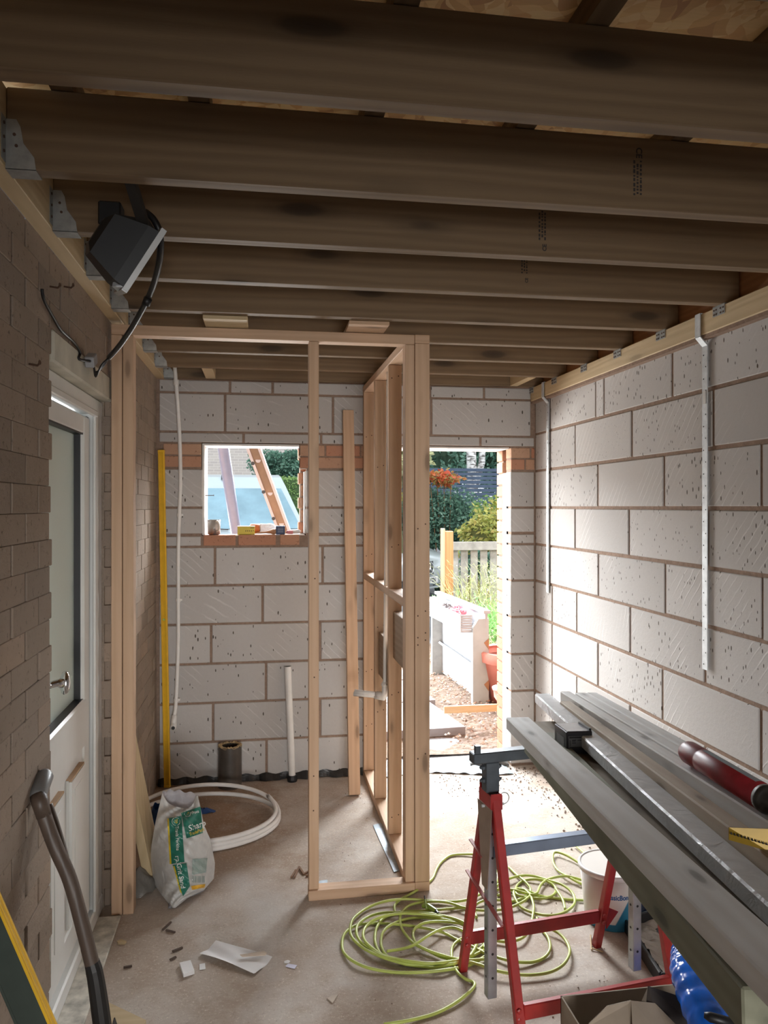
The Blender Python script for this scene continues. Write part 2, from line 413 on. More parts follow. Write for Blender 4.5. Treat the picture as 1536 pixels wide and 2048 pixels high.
# --- back wall, inner leaf
WIN = (-.333, .262, 1.425, 1.81); WINT = (-.333, .222, 1.80, 1.955); DOOR = (.662, 1.512, -.1, 1.955)
H = [WIN, WINT, DOOR]
b = MB(); b.mat(1)
for r in cut(XL - .1, XR, 0, 2.32, [(x0 - .004, x1 + .004, z0 - .004, z1 + .004) for x0, x1, z0, z1 in H]): b.box((r[0], YB + .0015, r[2]), (r[1], YB + .094, r[3]))
b.mat(0)
rows = [(.01, .235, [.032]), (.235, .46, [-.273, .344]), (.46, .686, [.029]), (.686, .914, [-.284, .344]), (.914, 1.137, [.009]), (1.137, 1.36, [-.262, .358]),
        (1.36, 1.425, [-.335, .27]), (1.43, 1.585, []), (1.585, 1.81, []), (1.955, 2.02, [-.1, .35, .62, .98, 1.32]), (2.02, 2.245, [-.205, .42, 1.013, 1.645]), (2.245, 2.322, [-.177, .067, .641, 1.006, 1.343])]
for z0, z1, js in rows:
    js = [XL + .01] + js + [XR - .004]
    for a, c in zip(js, js[1:]):
        if z0 == 1.36 and a == -.335: continue
        for r in cut(a + .007, c - .007, z0 + .006, z1 - .007, H):
            b.box((r[0], YB - .003 + rnd.uniform(-.002, .001), r[2]), (r[1], YB + .1, r[3]), .003)
b.mat(2)
for x0, x1 in ((-.326, -.145), (-.13, .085), (.11, .222)): b.box((x0, YB - .006, 1.366), (x1, YB + .1, 1.425), .003)
for z0, z1 in ((1.818, 1.880), (1.889, 1.951)):
    o = 0 if z0 < 1.85 else .07
    for x0, x1 in ((-.55, -.34), (.226, .30 + o), (.31 + o, .51 + o), (.52 + o, .657), (1.515, 1.60 + o * .5), (1.61 + o * .5, 1.665)):
        b.box((x0, YB - .003, z0), (x1, YB + .1, z1), .003)
struct(b.build('wall_back', [BLOCK, MORTAR, BRICKO]))
# --- outer brick leaf
BP = m_mortar('pale_mortar', (.50, .40, .33))
HO = [(-.338, .226, 1.40, 1.965), (.64, 1.518, -.2, 1.965)]
b = MB(); b.mat(1)
for r in cut(-1.0, 2.3, -.2, 2.75, [(a - .01, c + .01, z0 - .01, z1 + .01) for a, c, z0, z1 in HO]): b.box((r[0], 4.732, r[2]), (r[1], 4.828, r[3]))
b.mat(0)
for k in range(-2, 36):
    z0 = k * .075 + .005; x = -1.0 + (0 if k % 2 else -.1125)
    while x < 2.3:
        for r in cut(max(x + .005, -1), min(x + .22, 2.3), z0, z0 + .065, HO):
            b.box((r[0], 4.722 + rnd.uniform(0, .003), r[2]), (r[1], 4.838, r[3]), .002)
        x += .225
struct(b.build('wall_outer', [BRICKO, BP]))
# white linings and cavity boards at the openings
def boards(name, label_mat, boxes):
    b = MB()
    for p, q in boxes: b.box(p, q, .001)
    return struct(b.build(name, label_mat))
LIN = plain('white_lining_board', (.76, .73, .69), .7, 0, .12, 9, .2)
boards('trim_1', LIN, [((-.334, 4.546, 1.427), (-.322, 4.73, 1.945)), ((-.334, 4.546, 1.943), (.222, 4.735, 1.955)), ((-.332, 4.74, 1.41), (-.322, 4.825, 1.955)), ((.255, 4.60, 1.43), (.268, 4.72, 1.80)), ((-.33, 4.645, 1.405), (.26, 4.73, 1.424))])
boards('trim_2', LIN, [((1.516, 4.60, .03), (1.534, 4.715, 1.80)), ((.665, 4.56, 1.945), (1.51, 4.82, 1.955)), ((.664, 4.56, .0), (.672, 4.72, 1.94))])
boards('trim_3', plain('sealing_strip', (.10, .38, .30), .5), [((1.514, 4.59, 1.02), (1.519, 4.63, 1.10))])
# --- left wall of bricks, door opening Y 2.31..3.19
b = MB(); b.mat(1)
HL = [(2.311, 3.19, -.1, 2.10)]
for r in cut(YR, YB + .1, 0, 2.33, [(2.15, 3.19, -.1, 2.10)]): b.box((-.72, r[0], r[2]), (XL - .026, r[1], r[3]))
b.box((-.63, 2.15, 0), (XL - .026, 2.307, 2.10)); b.mat(0)
for k in range(31):
    z0 = k * .075 + .0005; y = YR - (0 if k % 2 else .1125) + .06
    while y < YB:
        for r in cut(max(y + .0065, YR), min(y + .2185, YB - .004), z0, z0 + .0742, HL):
            th = .625 if 2.15 < (r[0] + r[1]) / 2 < 2.32 else .66
            j = rnd.uniform(-.002, .0015); e = rnd.uniform(-.002, .002)
            b.box((-th, r[0] + e, r[2]), (XL + j, r[1] + (rnd.uniform(-.004, .006) if abs(r[1] - 2.311) < .01 else e), r[3]), .0018)
        y += .225
struct(b.build('wall_left', [BRICKL, MORTL]))
b = MB(); b.box((-.70, 2.316, 2.006), (-.582, 3.188, 2.098), .006)
o = b.build('door_lintel', CREAM); tag(o, 'cream painted concrete lintel over the white glazed door', 'lintel')
# --- unseen rear wall behind the camera, its opening added to let light in
b = MB()
for r in cut(XL - .1, XR + .1, 0, 2.33, [(-.1, 1.2, .0, 1.7)]): b.box((r[0], YR - .1, r[2]), (r[1], YR, r[3]))
struct(b.build('wall_rear', MORTL))
# --- deck of strand board over firrings
b = MB(); b.box((-.75, YR, 2.552), (1.8, 4.83, 2.57)); struct(b.build('ceiling', OSB))
b = MB(); b.box((-.95, YR - .25, 2.572), (2.05, 5.0, 2.59)); struct(b.build('trim_4', plain('roof_felt', (.06, .06, .065), .9)))
for i, x in enumerate((-.45, -.16, .235, .60, 1.0, 1.4)):
    o = MB().box((x, YR, 2.497), (x + .047, 4.70, 2.551)).build('roof_firring', treated('y'))
    tag(o, ['%s timber firring running over the joists under the strand board' % s for s in ('leftmost', 'second from left', 'third from left', 'third from right', 'second from right', 'rightmost')][i], 'batten', 'firrings over the joists')

# ================================================================== JOISTS
JY = [1.36, 1.76, 2.138, 2.533, 2.943, 3.337, 3.713, 4.117, 4.486]
nth = ['nearest the camera', 'second from the camera', 'third from the camera', 'fourth from the camera', 'fifth from the camera', 'sixth from the camera',
       'third from the back wall', 'second from the back wall', 'tight against the back wall']
extra = ['broad dark face cut off by the photo top', 'printed stamp near its right end', 'printed stamp right of the middle', 'faint printed stamp', 'row of knots', 'curved crack by a knot', 'grainy warm face', 'plain face', 'short hanging noggin in front']
def hanger(b, yf):
    """folded strap: flanges on the joist faces, seat underneath; nail heads in slot 1"""
    x0 = -.541
    for yy in (yf - .0015, yf + .045):
        poly = [(x0, yy, 2.317), (x0 + .062, yy, 2.317), (x0 + .058, yy, 2.345), (x0 + .036, yy, 2.375), (x0 + .030, yy, 2.41), (x0 + .022, yy, 2.425), (x0, yy, 2.425)]
        b.prism(poly, (0, .0015, 0))
    b.box((x0, yf - .0015, 2.3165), (x0 + .062, yf + .0465, 2.3185))
    for s in (-1, 1):
        yc = yf - .0015 if s < 0 else yf + .0465
        b.box((x0 - .001, min(yc, yc + s * .03), 2.33), (x0 + .0008, max(yc, yc + s * .03), 2.425))
    b.mat(1)
    for zz, xx in ((2.368, .022), (2.392, .018)):
        b.lathe((x0 + xx, yf - .003, zz), [(.0035, 0), (.0035, .002)], 8, (0, 1, 0))
    for zz in (2.35, 2.38, 2.41):
        b.lathe((x0 + .001, yf - .016, zz), [(.0035, 0), (.0035, .002)], 8, (1, 0, 0))
    b.mat(0)
SIGN = plain('printed_ink', (.035, .03, .028), .8)
HANG = plain('dull_galvanised_hanger', (.36, .37, .36), .5, .55, .2, 30)
for i, y in enumerate(JY):
    t = root('ceiling_joist', (-.541, y, 2.32), 'treated timber ceiling joist %s, %s' % (nth[i], extra[i]), 'joist', 'ceiling joists')
    PM(t).box((-.540, y, 2.32), (1.70, y + .045, 2.495), .0025).build('joist_board', treated('x'), t)
    b = PM(t); hanger(b, y); b.build('joist_hanger', [HANG, NAIL], t)
    # framing clip folded over the wall plate below the joist
    b = PM(t); b.box((1.6325, y - .012, 2.283), (1.6345, y + .060, 2.318)); b.box((1.6325, y - .012, 2.317), (1.68, y + .06, 2.3195)); b.mat(1)
    for yy in (-.004, .012, .038, .052):
        for zz in (2.29, 2.306): b.lathe((1.631, y + yy, zz), [(.0035, 0), (.0035, .002)], 8, (1, 0, 0))
    b.build('framing_clip', [HANG, NAIL], t)
    if i in (1, 2, 3):
        xx, zt, sz = {1: (.905, 2.47, .022), 2: (.82, 2.335, .017), 3: (.905, 2.36, .014)}[i]
        b = PM(t); vs, fs = text_mesh('CE', sz, .0006)
        b.add([(xx - v.y, y - .0006, zt + (v.x if i > 1 else -v.x)) if i > 1 else (xx + v.y, y - .0006, zt - v.x) for v in vs], fs)
        sg = 1 if i > 1 else -1; rr = random.Random(i)
        for c in range(3):
            z = zt + sg * (.04 if c == 1 else .032); xo = xx - .004 - c * .0085 if i > 1 else xx + .012 - c * .0085
            while abs(z - zt) < .115:
                L = rr.uniform(.003, .009); b.box((xo - .0025, y - .0006, z), (xo + .0025, y - .0003, z + sg * L)); z += sg * (L + rr.uniform(.002, .006))
        b.build('printed_stamp', SIGN, t)
for i, y in enumerate((.965, .57, .18, -.22, -.62, -1.02, -1.42, -1.82, -2.22)):
    t = root('ceiling_joist', (-.541, y, 2.32), 'treated timber ceiling joist overhead behind the photographer, number %s back' % ('one two three four five six seven eight nine'.split()[i]), 'joist', 'ceiling joists')
    PM(t).box((-.540, y, 2.32), (1.70, y + .045, 2.495), .0025).build('joist_board', treated('x'), t)
o = MB().box((-.588, YR, 2.32), (-.541, 4.536, 2.495), .002).build('ledger_board', pale('y')); tag(o, 'pale timber ledger board bolted along the top of the brick wall, carrying the hangers', 'ledger')
o = MB().box((1.635, YR, 2.236), (1.735, 4.53, 2.3165), .003).build('wall_plate', pale('y')); tag(o, 'pale timber wall plate lying along the top of the grey block wall', 'wall plate')
o = MB().box((1.705, YR, 2.32), (1.735, 4.53, 2.495), .002).build('rim_board', wood('reddish_rim_timber_', 'y', (.46, .24, .12), (.32, .15, .07), .3)); tag(o, 'reddish rim board closing the joist ends above the wall plate', 'board')
b = MB(); b.box((1.64, YR, 2.222), (1.70, 4.53, 2.238)); struct(b.build('trim_5', MORTAR))
# noggins between joists
def nog(x0, x1, y0, y1, z0, z1, lab, m=None):
    tag(MB().box((x0, y0, z0), (x1, y1, z1), .002).build('joist_noggin', m or pale('x')), lab, 'noggin', 'short pieces between the joists')
nog(-.218, -.05, 2.99, 3.336, 2.305, 2.32, 'wide pale board offcut under the ceiling, left above the stud frame head')
nog(.340, .50, 2.99, 3.336, 2.305, 2.32, 'wide pinkish board offcut under the ceiling, right above the stud frame head', cls('x'))
nog(1.49, 1.537, 4.164, 4.484, 2.32, 2.495, 'short pale noggin between the last two joists near the right wall')
nog(-.31, -.255, 4.164, 4.484, 2.32, 2.495, 'short pale noggin between the last two joists above the hanging pipe')

# ================================================================== METAL RESTRAINT STRAPS
def strap(y, zb, lab):
    t = root('restraint_strap', (1.63, y, zb), lab, 'strap', 'metal straps on the block wall')
    b = PM(t); wdt = .033; th = .0035
    z = zb
    def seg(p0, p1): b.bar(p0, p1, wdt, th, up=(-1, 0, 0))
    prof = [(1.661, zb), (1.661, 2.20), (1.631, 2.232), (1.631, 2.318)]
    for (xa, za), (xb, zc) in zip(prof, prof[1:]):
        n = Vector((-(zc - za), 0, xb - xa)).normalized() * th
        b.prism([(xa, y - wdt / 2, za), (xa, y + wdt / 2, za), (xb, y + wdt / 2, zc), (xb, y - wdt / 2, zc)], n)
    b.box((1.628, y - wdt / 2, 2.315), (1.70, y + wdt / 2, 2.3185)); b.mat(1)
    z = zb + .02; k = 0
    while z < 2.19:
        b.lathe((1.6565, y + (-.007 if k % 2 else .007), z), [(.0026, 0), (.0026, .001)], 8, (1, 0, 0)); z += .045; k += 1
    b.build('strap_body', [STEEL, BLACK], t)
    PM(t).box((1.6555, y - .009, 1.98), (1.6572, y + .009, 2.03)).build('paper_label', plain('dirty_label', (.62, .60, .57), .8), t)
strap(2.685, .975, 'long galvanised restraint strap on the block wall, nearer one on the right')
strap(4.305, 1.087, 'galvanised restraint strap on the block wall near the far corner')

# ================================================================== DOOR IN LEFT WALL
d = bpy.data.objects.new('door_1', None); col.objects.link(d); d.location = (-.66, 2.75, 0); d['kind'] = 'structure'
b = PM(d)
b.box((-.70, 3.055, .02), (-.622, 3.188, 2.004), .006); b.box((-.70, 2.18, .02), (-.628, 2.30, 2.004), .006)
b.box((-.70, 2.18, 1.942), (-.6195, 3.186, 2.0035), .006); b.box((-.70, 2.18, .0), (-.618, 3.188, .065), .006)
b.box((-.625, 3.03, .065), (-.614, 3.075, 1.95), .004); b.box((-.625, 2.2, 1.93), (-.612, 3.07, 1.955), .004)
b.build('door_frame', UPVC, d)
b = PM(d)
for y0, y1 in ((2.93, 3.025), (2.30, 2.40)): b.box((-.69, y0, .075), (-.634, y1, 1.925), .008)
b.box((-.69, 2.40, 1.855), (-.634, 2.93, 1.925), .008); b.box((-.69, 2.40, .72), (-.630, 2.96, .893), .008); b.box((-.69, 2.40, .075), (-.634, 2.93, .17), .006)
b.box((-.69, 2.40, .17), (-.640, 2.93, .72)); b.build('door_leaf', UPVC, d)
PM(d).box((-.675, 2.39, .88), (-.668, 2.94, 1.87)).build('glass_pane', m_glass('obscured_glass', (.70, .82, .76), .35), d)
b = PM(d)
for y0, y1 in ((2.40, 2.935),):
    for z in ((.886, .894), (1.853, 1.861)): b.box((-.668, y0, z[0]), (-.638, y1, z[1]))
    b.box((-.668, 2.925, .89), (-.646, 2.931, 1.86))
b.build('glazing_gasket', BLACK, d)
PM(d).box((-.69, 3.026, .07), (-.645, 3.054, 1.93)).build('door_gap_black', BLACK, d)  # black bar standing in for the dark gap between leaf and frame
for y0, y1 in ((2.43, 2.60), (2.69, 2.885)):
    b = PM(d)
    for k, (o_, dx) in enumerate(((0, .006), (.006, .016), (.018, .004), (.030, .010), (.042, .018))):
        b.prism([(-.641, y0 + o_, .185 + o_), (-.641, y1 - o_, .185 + o_), (-.641, y1 - o_, .68 - o_), (-.641, y0 + o_, .68 - o_)], (.004 + dx, 0, 0))
    b.mat(1).box((-.641, y0 + .004, .676), (-.622, y1 - .004, .682)); b.build('door_panel', [UPVC, plain('tan_grime', (.46, .30, .18), .8)], d)
b = PM(d); hc = (-.634, 2.405, 1.035)
kc = ond(126, 1366, 2.38); b.tube([ond(92, 1372, 2.35), ond(104, 1369, 2.36), ond(114, 1366, 2.37), kc], [.012, .011, .012, .017], 12)
b.lathe(kc, [(.006, -.010), (.024, -.004), (.036, .004), (.034, .012), (.004, .018)], 24, (.62, .78, -.1), flat=.55)
b.build('door_handle', CHROME, d, True)
b = MB(); b.box((-.620, 2.15, .0), (-.535, 3.10, .012), .003)
o = b.build('threshold_board', plain('flaking_cream_paint', (.60, .57, .50), .8, 0, .35, 22, .3)); tag(o, 'flat board with flaking cream paint on the floor along the white door', 'threshold')

# ================================================================== STUD PARTITION
PXL, PXR = -.575, .690; FY0, FY1 = 3.125, 3.188
t = root('stud_partition', (.3, 3.16, 0), 'pale planed timber stud wall frame with a doorway, standing in the middle of the garage', 'timber frame')
zt = 2.302
PM(t).box((PXL, FY0, zt - .04), (.628, FY1, zt), .002).build('head_plate', cls('x'), t)
for x in (PXL, PXL + .043): PM(t).box((x, FY0, 0), (x + .040, FY1, zt - .041), .002).build('stud', cls('z'), t)
for x0, x1 in ((.192, .232), (.589, .627)): PM(t).box((x0, FY0, .04), (x1, FY1, zt - .041), .002).build('stud', cls('z'), t)
PM(t).box((.190, FY0 - .012, 0), (.627, FY1 - .012, .04), .002).build('sole_plate', cls('x'), t)
PM(t).box((.6285, FY0 - .006, .04), (.690, FY0 + .034, zt - .036), .002).build('stud', cls('z'), t)
PM(t).box((.6285, FY0 - .006, 0), (.690, FY0 + .034, .039), .002).build('end_block', cls('x'), t)
PM(t).box((.6285, FY0 - .006, zt - .035), (.690, FY0 + .034, zt), .002).build('end_block', cls('x'), t)
# leg running back to the block wall
LX0, LX1 = .597, .660
PM(t).box((LX0, FY1 + .001, 0), (LX1, 4.535, .038), .002).build('sole_plate', cls('y'), t)
PM(t).box((LX0, FY1 + .001, zt - .038), (LX1, 4.535, zt), .002).build('head_plate', cls('y'), t)
for y in (3.595, 4.046, 4.49): PM(t).box((LX0, y, .039), (LX1, y + .038, zt - .039), .002).build('stud', cls('z'), t)
for y0, y1 in ((FY1 + .001, 3.594), (3.634, 4.045), (4.085, 4.489)): PM(t).box((LX0, y0, 1.165), (LX1, y1, 1.203), .002).build('noggin', cls('y'), t)
PM(t).box((.618, FY1 + .001, .875), (.658, 3.594, 1.095), .002).build('pattress_board', wood('brown_board_', 'y', (.40, .28, .18), (.30, .19, .11), .3), t)
PM(t).box((.618, 3.634, .70), (.658, 4.045, .925), .002).build('pattress_board', wood('brown_board_', 'y', (.40, .28, .18), (.30, .19, .11), .3), t)
b = PM(t)
for x in (.640, .672):
    for z in (.55, 1.02, 1.05, 1.14, 1.5): b.lathe((x, FY0 - .0085, z + (x - .64) * .6), [(.003, 0), (.003, .003)], 8, (0, 1, 0))
for z in (.5, .36, .9, 1.3): b.lathe((.208 + z * .006, FY0 - .001, z), [(.003, 0), (.003, .002)], 8, (0, 1, 0))
for yy, zs in ((3.595, (.12, .7, 1.4, 2.2)), (4.046, (.5, .95, 1.8)), (4.49, (.3, .62, 1.05, 1.3, 2.0))):
    for z in zs: b.lathe((.612, yy - .001, z), [(.003, 0), (.003, .002)], 8, (0, 1, 0)); b.lathe((.644, yy - .001, z + .01), [(.003, 0), (.003, .002)], 8, (0, 1, 0))
b.build('screw_heads', NAIL, t)
# loose stud leaning at back wall
def leaning(name, p0, p1, wd, ht, up, mat, lab, cat, group=None):
    p0, p1 = Vector(p0), Vector(p1); L = (p1 - p0).length
    dz = (p1 - p0).normalized(); x = dz.cross(Vector(up)).normalized(); y = dz.cross(x) * -1
    M = Matrix((x, dz.cross(x), dz)).transposed().to_4x4(); M.translation = p0
    o = MB().box((-wd / 2, -ht / 2, 0), (wd / 2, ht / 2, L), .002).build(name, mat); o.matrix_world = M
    return tag(o, lab, cat, group)
a = ony(695.5, 822, 4.50); c = onz(709, 1592, .0) 
leaning('loose_stud', (c.x, c.y + .01, .006), (a.x, 4.485, a.z), .063, .038, (0, 1, 0), cls('z'), 'loose pale timber stud leaning upright against the back wall, left of the frame leg', 'timber')
# metal flashing strips on the floor under the frame
LEAD = plain('grey_blue_metal_strip', (.40, .47, .53), .5, .3, .25, 20, .1)
b = MB(); pts = [onz(746, 1652), onz(762, 1647), onz(800, 1712), onz(808, 1740), onz(788, 1746)]
b.prism([Vector((p.x, p.y, .0015)) for p in pts], (0, 0, .003)); tag(b.build('flashing_strip', LEAD), 'bluish metal strip lying on the floor beside the sole plate', 'metal strip')
b = MB(); pts = [onz(630, 1776), onz(627, 1767), onz(655, 1763), onz(655, 1775)]
b.prism([Vector((p.x, p.y, .001)) for p in pts], (0, 0, .007)); tag(b.build('packing_shim', LEAD), 'small dark blue packing shim at the foot of the doorway stud', 'shim')
# ================================================================== LOOSE THINGS INSIDE
# yellow level standing in the far left corner
def level(p0, p1, wd, ht, face, lab, facemat):
    p0, p1 = Vector(p0), Vector(p1); L = (p1 - p0).length; dz = (p1 - p0).normalized(); x = (Vector(face) - dz * dz.dot(Vector(face))).normalized(); y = dz.cross(x)
    M = Matrix((x, y, dz)).transposed().to_4x4(); M.translation = p0
    t = bpy.data.objects.new('spirit_level', None); col.objects.link(t); t.matrix_world = M; tag(t, lab, 'level', 'spirit levels')
    b = MB(); w2, h2 = wd / 2, ht / 2        # I-section: narrow edge along x, broad face towards y
    if facemat:
        e = MB(); e.box((-h2, -w2 * .4, .012), (-h2 + .006, w2 * .4, L - .012), .001); e.build('rear_edge', facemat, t)
    else: b.box((-h2, -w2, .012), (-h2 + .006, w2, L - .012), .001)
    b.box((h2 - .006, -w2, .012), (h2, w2, L - .012), .001)
    b.box((-h2 + .006, -.003, .012), (h2 - .006, .003, L - .012))
    for k in (-w2 * .45, w2 * .45): b.box((h2 - .001, k - .0012, .014), (h2 + .0012, k + .0012, L - .014))
    o = b.build('beam', [YEL], t)
    if facemat:
        b = MB()
        for s in (-1, 1): b.box((-h2 + .0065, s * .0032, .03), (h2 - .0065, s * .004, L - .03))
        b.build('side_face', facemat, t)
    b = MB(); b.box((-h2 - .001, -w2 - .001, 0), (h2 + .001, w2 + .001, .014), .002); b.build('end_cap', YEL, t)
    MB().box((-h2 - .001, -w2 - .001, L - .014), (h2 + .001, w2 + .001, L), .002).build('end_cap', YEL, t)
    b = MB(); b.lathe((0, -.008, L * .5), [(.006, 0), (.006, .016)], 10, (0, 1, 0)); b.build('vial', plain('vial_green', (.5, .7, .2), .2), t)
    return t
a = ony(314, 899, 4.40); level((-.520, 4.47, .012), (-.548, 4.43, a.z), .020, .032, (1, -.25, 0), 'slim yellow spirit level standing upright in the far left corner', None)
p0 = ond(104, 2048, 1.7); p1 = ond(-12, 1775, 1.7); dr = (p0 - p1); p2 = p0 + dr * ((p0.z - .02) / -dr.z)
level(p2 + Vector((-.03, 0, -.0)), p1 + Vector((-.045, .0, .02)), .026, .075, (.93, -.1, .36), 'yellow spirit level with dark green side leaning at the bottom left corner of the photo', plain('dark_green_face', (.045, .06, .05), .5))
# spade
t = root('garden_spade', (-.36, 2.09, 0), 'worn dark wooden shovel with a split handle leaning on the brick wall beside the door', 'spade')
WOODH = wood('worn_handle_wood_', 'z', (.115, .08, .06), (.05, .035, .028), .2, .6, .45)
g0 = ond(76, 1590, 2.0); g1 = ond(90, 1552, 2.06); j = ond(140, 1760, 1.99); s1 = ond(192, 1960, 1.98); s2 = ond(206, 2060, 1.975)
ax = (s1 - j).normalized()
b = PM(t); b.tube(smooth_path([ond(86, 1625, 1.99), ond(100, 1665, 1.99), ond(116, 1705, 1.99), j, ond(165, 1850, 1.985), s1], 6), [.0185] * 31, 12)
b.build('shaft', WOODH, t, True)
b = PM(t); b.tube(smooth_path([ond(96, 1610, 2.07), ond(110, 1650, 2.06), ond(127, 1710, 2.03), ond(140, 1765, 2.0)], 6), .012, 10); b.tube([g0, ond(80, 1605, 1.99), ond(88, 1632, 1.99)], [.021, .021, .019], 12); b.build('handle_fork', WOODH, t, True)
b = PM(t); b.tube([g0 + Vector((0, -.012, -.004)), g0, g1, g1 + Vector((0, .01, .003))], [.016, .022, .022, .016], 16); b.build('grip', plain('worn_grey_grip', (.20, .20, .20), .35, .35), t, True)
b = PM(t); b.tube(smooth_path([ond(184, 1925, 1.982), s1, s2, s2 + (s2 - s1) * .5], 5), [.019, .0195, .020, .021, .021, .0215, .022, .0225, .023, .023, .023, .023, .024, .024, .024, .024], 12)
e = s2 + (s2 - s1) * .5
b.prism([e + Vector((0, -.07, .03)), e + Vector((0, .10, .03)), Vector((e.x + .06, 2.17, .004)), Vector((e.x + .06, 2.03, .004))], (.003, 0, .001))
b.build('blade', plain('black_iron', (.035, .033, .032), .5, .5), t)

# hanging white pipe on back wall with clips and elbow
def pipe(name, pts, r, lab, cat='pipe', group=None, parts=()):
    t = root(name, pts[0], lab, cat, group)
    PM(t).tube(smooth_path(pts, 5), r, 12).build('pipe_run', WHITEP, t, True); return t
pts = [ony(u, v, y) for u, v, y in ((349, 728, 4.455), (352, 765, 4.46), (358, 850, 4.50), (361, 950, 4.515), (358.5, 1030, 4.515), (356.5, 1110, 4.515), (356.5, 1200, 4.515), (356, 1300, 4.515), (352, 1400, 4.50), (349, 1430, 4.49))]
t = pipe('hanging_pipe', pts, .0108, 'slightly bowed white plastic pipe hanging down the back wall left of the window')
b = PM(t)
for i in (4, 6, 8):
    c = PM(t); p = pts[i]; c.lathe((p.x, p.y, p.z - .009), [(.014, 0), (.014, .018)], 12); c.box((p.x, p.y, p.z - .006), (p.x + .02, 4.538, p.z + .006)); c.build('pipe_clip', WHITEP, t)
b.lathe((pts[1].x, pts[1].y, pts[1].z), [(.015, -.015), (.015, .015)], 12); b.box((pts[1].x, pts[1].y, pts[1].z - .008), (pts[1].x + .012, 4.484, pts[1].z + .008))
b.build('pipe_clip', WHITEP, t)
b = PM(t); e = ony(347.5, 1448, 4.485); b.tube([pts[-1] + Vector((0, 0, .0)), e + Vector((0, 0, .015)), e + Vector((0, -.004, -.008)), e + Vector((0, -.028, -.014))], [.015, .0165, .0165, .0165], 14); b.build('elbow_fitting', WHITEP, t, True)
b = PM(t); b.lathe(e + Vector((0, -.029, -.014)), [(.010, 0), (.010, -.003)], 12, (0, 1, 0)); b.build('open_bore', BLACK, t)
# waste pipe
a = ony(575.5, 1333, 4.50); c = onz(584, 1558)
t = root('waste_pipe', (c.x, 4.485, 0), 'short thick white plastic waste pipe leaning on the back wall below the window', 'pipe')
PM(t).tube([(c.x, 4.49, .02), (a.x, 4.505, a.z)], .0195, 20, caps=False).build('pipe_run', WHITEP, t, True)
b = PM(t); b.lathe((c.x, 4.49, 0), [(.028, 0), (.030, .012), (.026, .035), (.0205, .036)], 20); b.build('rubber_collar', BLACK, t)
PM(t).lathe((a.x, 4.505, a.z - .002), [(.015, -.003), (.015, .001)], 16).build('open_bore', plain('pipe_inside', (.25, .23, .21), .8), t)
# soil pipe with thick insulation
sc_ = onz(460, 1572)
t = root('soil_pipe_stub', (sc_.x, sc_.y, 0), 'stubby dark soil pipe standing up from the floor near the back wall, rough tan rim', 'pipe')
b = PM(t); hz = .232
b.lathe((sc_.x, sc_.y, 0), [(.067, 0), (.066, hz)], 32, caps=False); b.lathe((sc_.x, sc_.y, 0), [(.046, hz), (.045, .02)], 32, caps=False); b.build('pipe_sleeve', plain('dark_brown_plastic', (.075, .062, .052), .38, 0, .25, 8), t, True)
b = PM(t); rr = random.Random(3); vs = []
def rim(u, v):
    r_ = .045 + .0225 * v; a_ = u * 2 * math.pi; return Vector((sc_.x + r_ * math.cos(a_), sc_.y + r_ * math.sin(a_), hz + .004 * math.sin(7 * a_) * v + .003 * math.sin(17 * a_) + (.004 if .2 < v < .8 else -.002)))
b.grid(rim, 40, 4, True); b.build('rough_rim', plain('tan_foam_rim', (.42, .30, .16), .95, 0, .4, 40, .6), t)
# coil of white pipe
def coil_pt(cx, cy, rx, ry, a, z): return Vector((cx + rx * math.cos(a), cy + ry * math.sin(a), z))
cc = Vector((-.293, 3.935, 0)); b = MB((cc.x, cc.y, 0)); pts = []
R_ = .385
for k in range(0, 150):
    a = -2.2 + k * (2 * math.pi * 2.42 / 149); turn = k / 149 * 2.42
    r_ = R_ - .006 * turn + .006 * math.sin(a * 1.3); pts.append(Vector((cc.x + r_ * math.cos(a) * 1.0, cc.y + r_ * math.sin(a) * .84 + .004 * turn, .012 + .018 * turn + (.05 * max(0, math.sin(a)) * (1 if turn > .9 else .3)))))
b.tube(pts, .0108, 10); o = b.build('pipe_coil', WHITEP, smooth=True); tag(o, 'coil of white plastic pipe lying on the floor behind the sand bag', 'pipe')
# two pipes dropping inside the frame leg, with elbows
t = root('plumbing_drop', (.61, 3.85, .66), 'pair of white plastic pipes with elbow joints passing through the stud frame leg', 'pipe')
b = PM(t)
for dx, dy in ((0, 0), (.012, .03)):
    b.tube(smooth_path([Vector((.632 + dx, 3.80 + dy, 2.27)), Vector((.626 + dx, 3.78 + dy, 1.8)), Vector((.612 + dx, 3.75 + dy, 1.35)), Vector((.604 + dx, 3.73 + dy, 1.0)), Vector((.600 + dx, 3.72 + dy, .72))], 6), .0108, 10)
b.tube([Vector((.60, 3.74, .665)), Vector((.46, 3.80, .672))], .0108, 10); b.tube([Vector((.60, 3.77, .650)), Vector((.46, 3.835, .652))], .0108, 10)
b.build('pipe_run', WHITEP, t, True)
b = PM(t)
b.tube([Vector((.600, 3.72, .735)), Vector((.600, 3.72, .69)), Vector((.594, 3.725, .667)), Vector((.56, 3.745, .668))], [.014, .017, .018, .015], 12)
b.tube([Vector((.612, 3.75, .715)), Vector((.608, 3.752, .67)), Vector((.598, 3.757, .650)), Vector((.56, 3.78, .651))], [.014, .017, .018, .015], 12)
b.lathe((.600, 3.72, .715), [(.019, 0), (.019, .012)], 12); b.build('elbow_fitting', WHITEP, t, True)

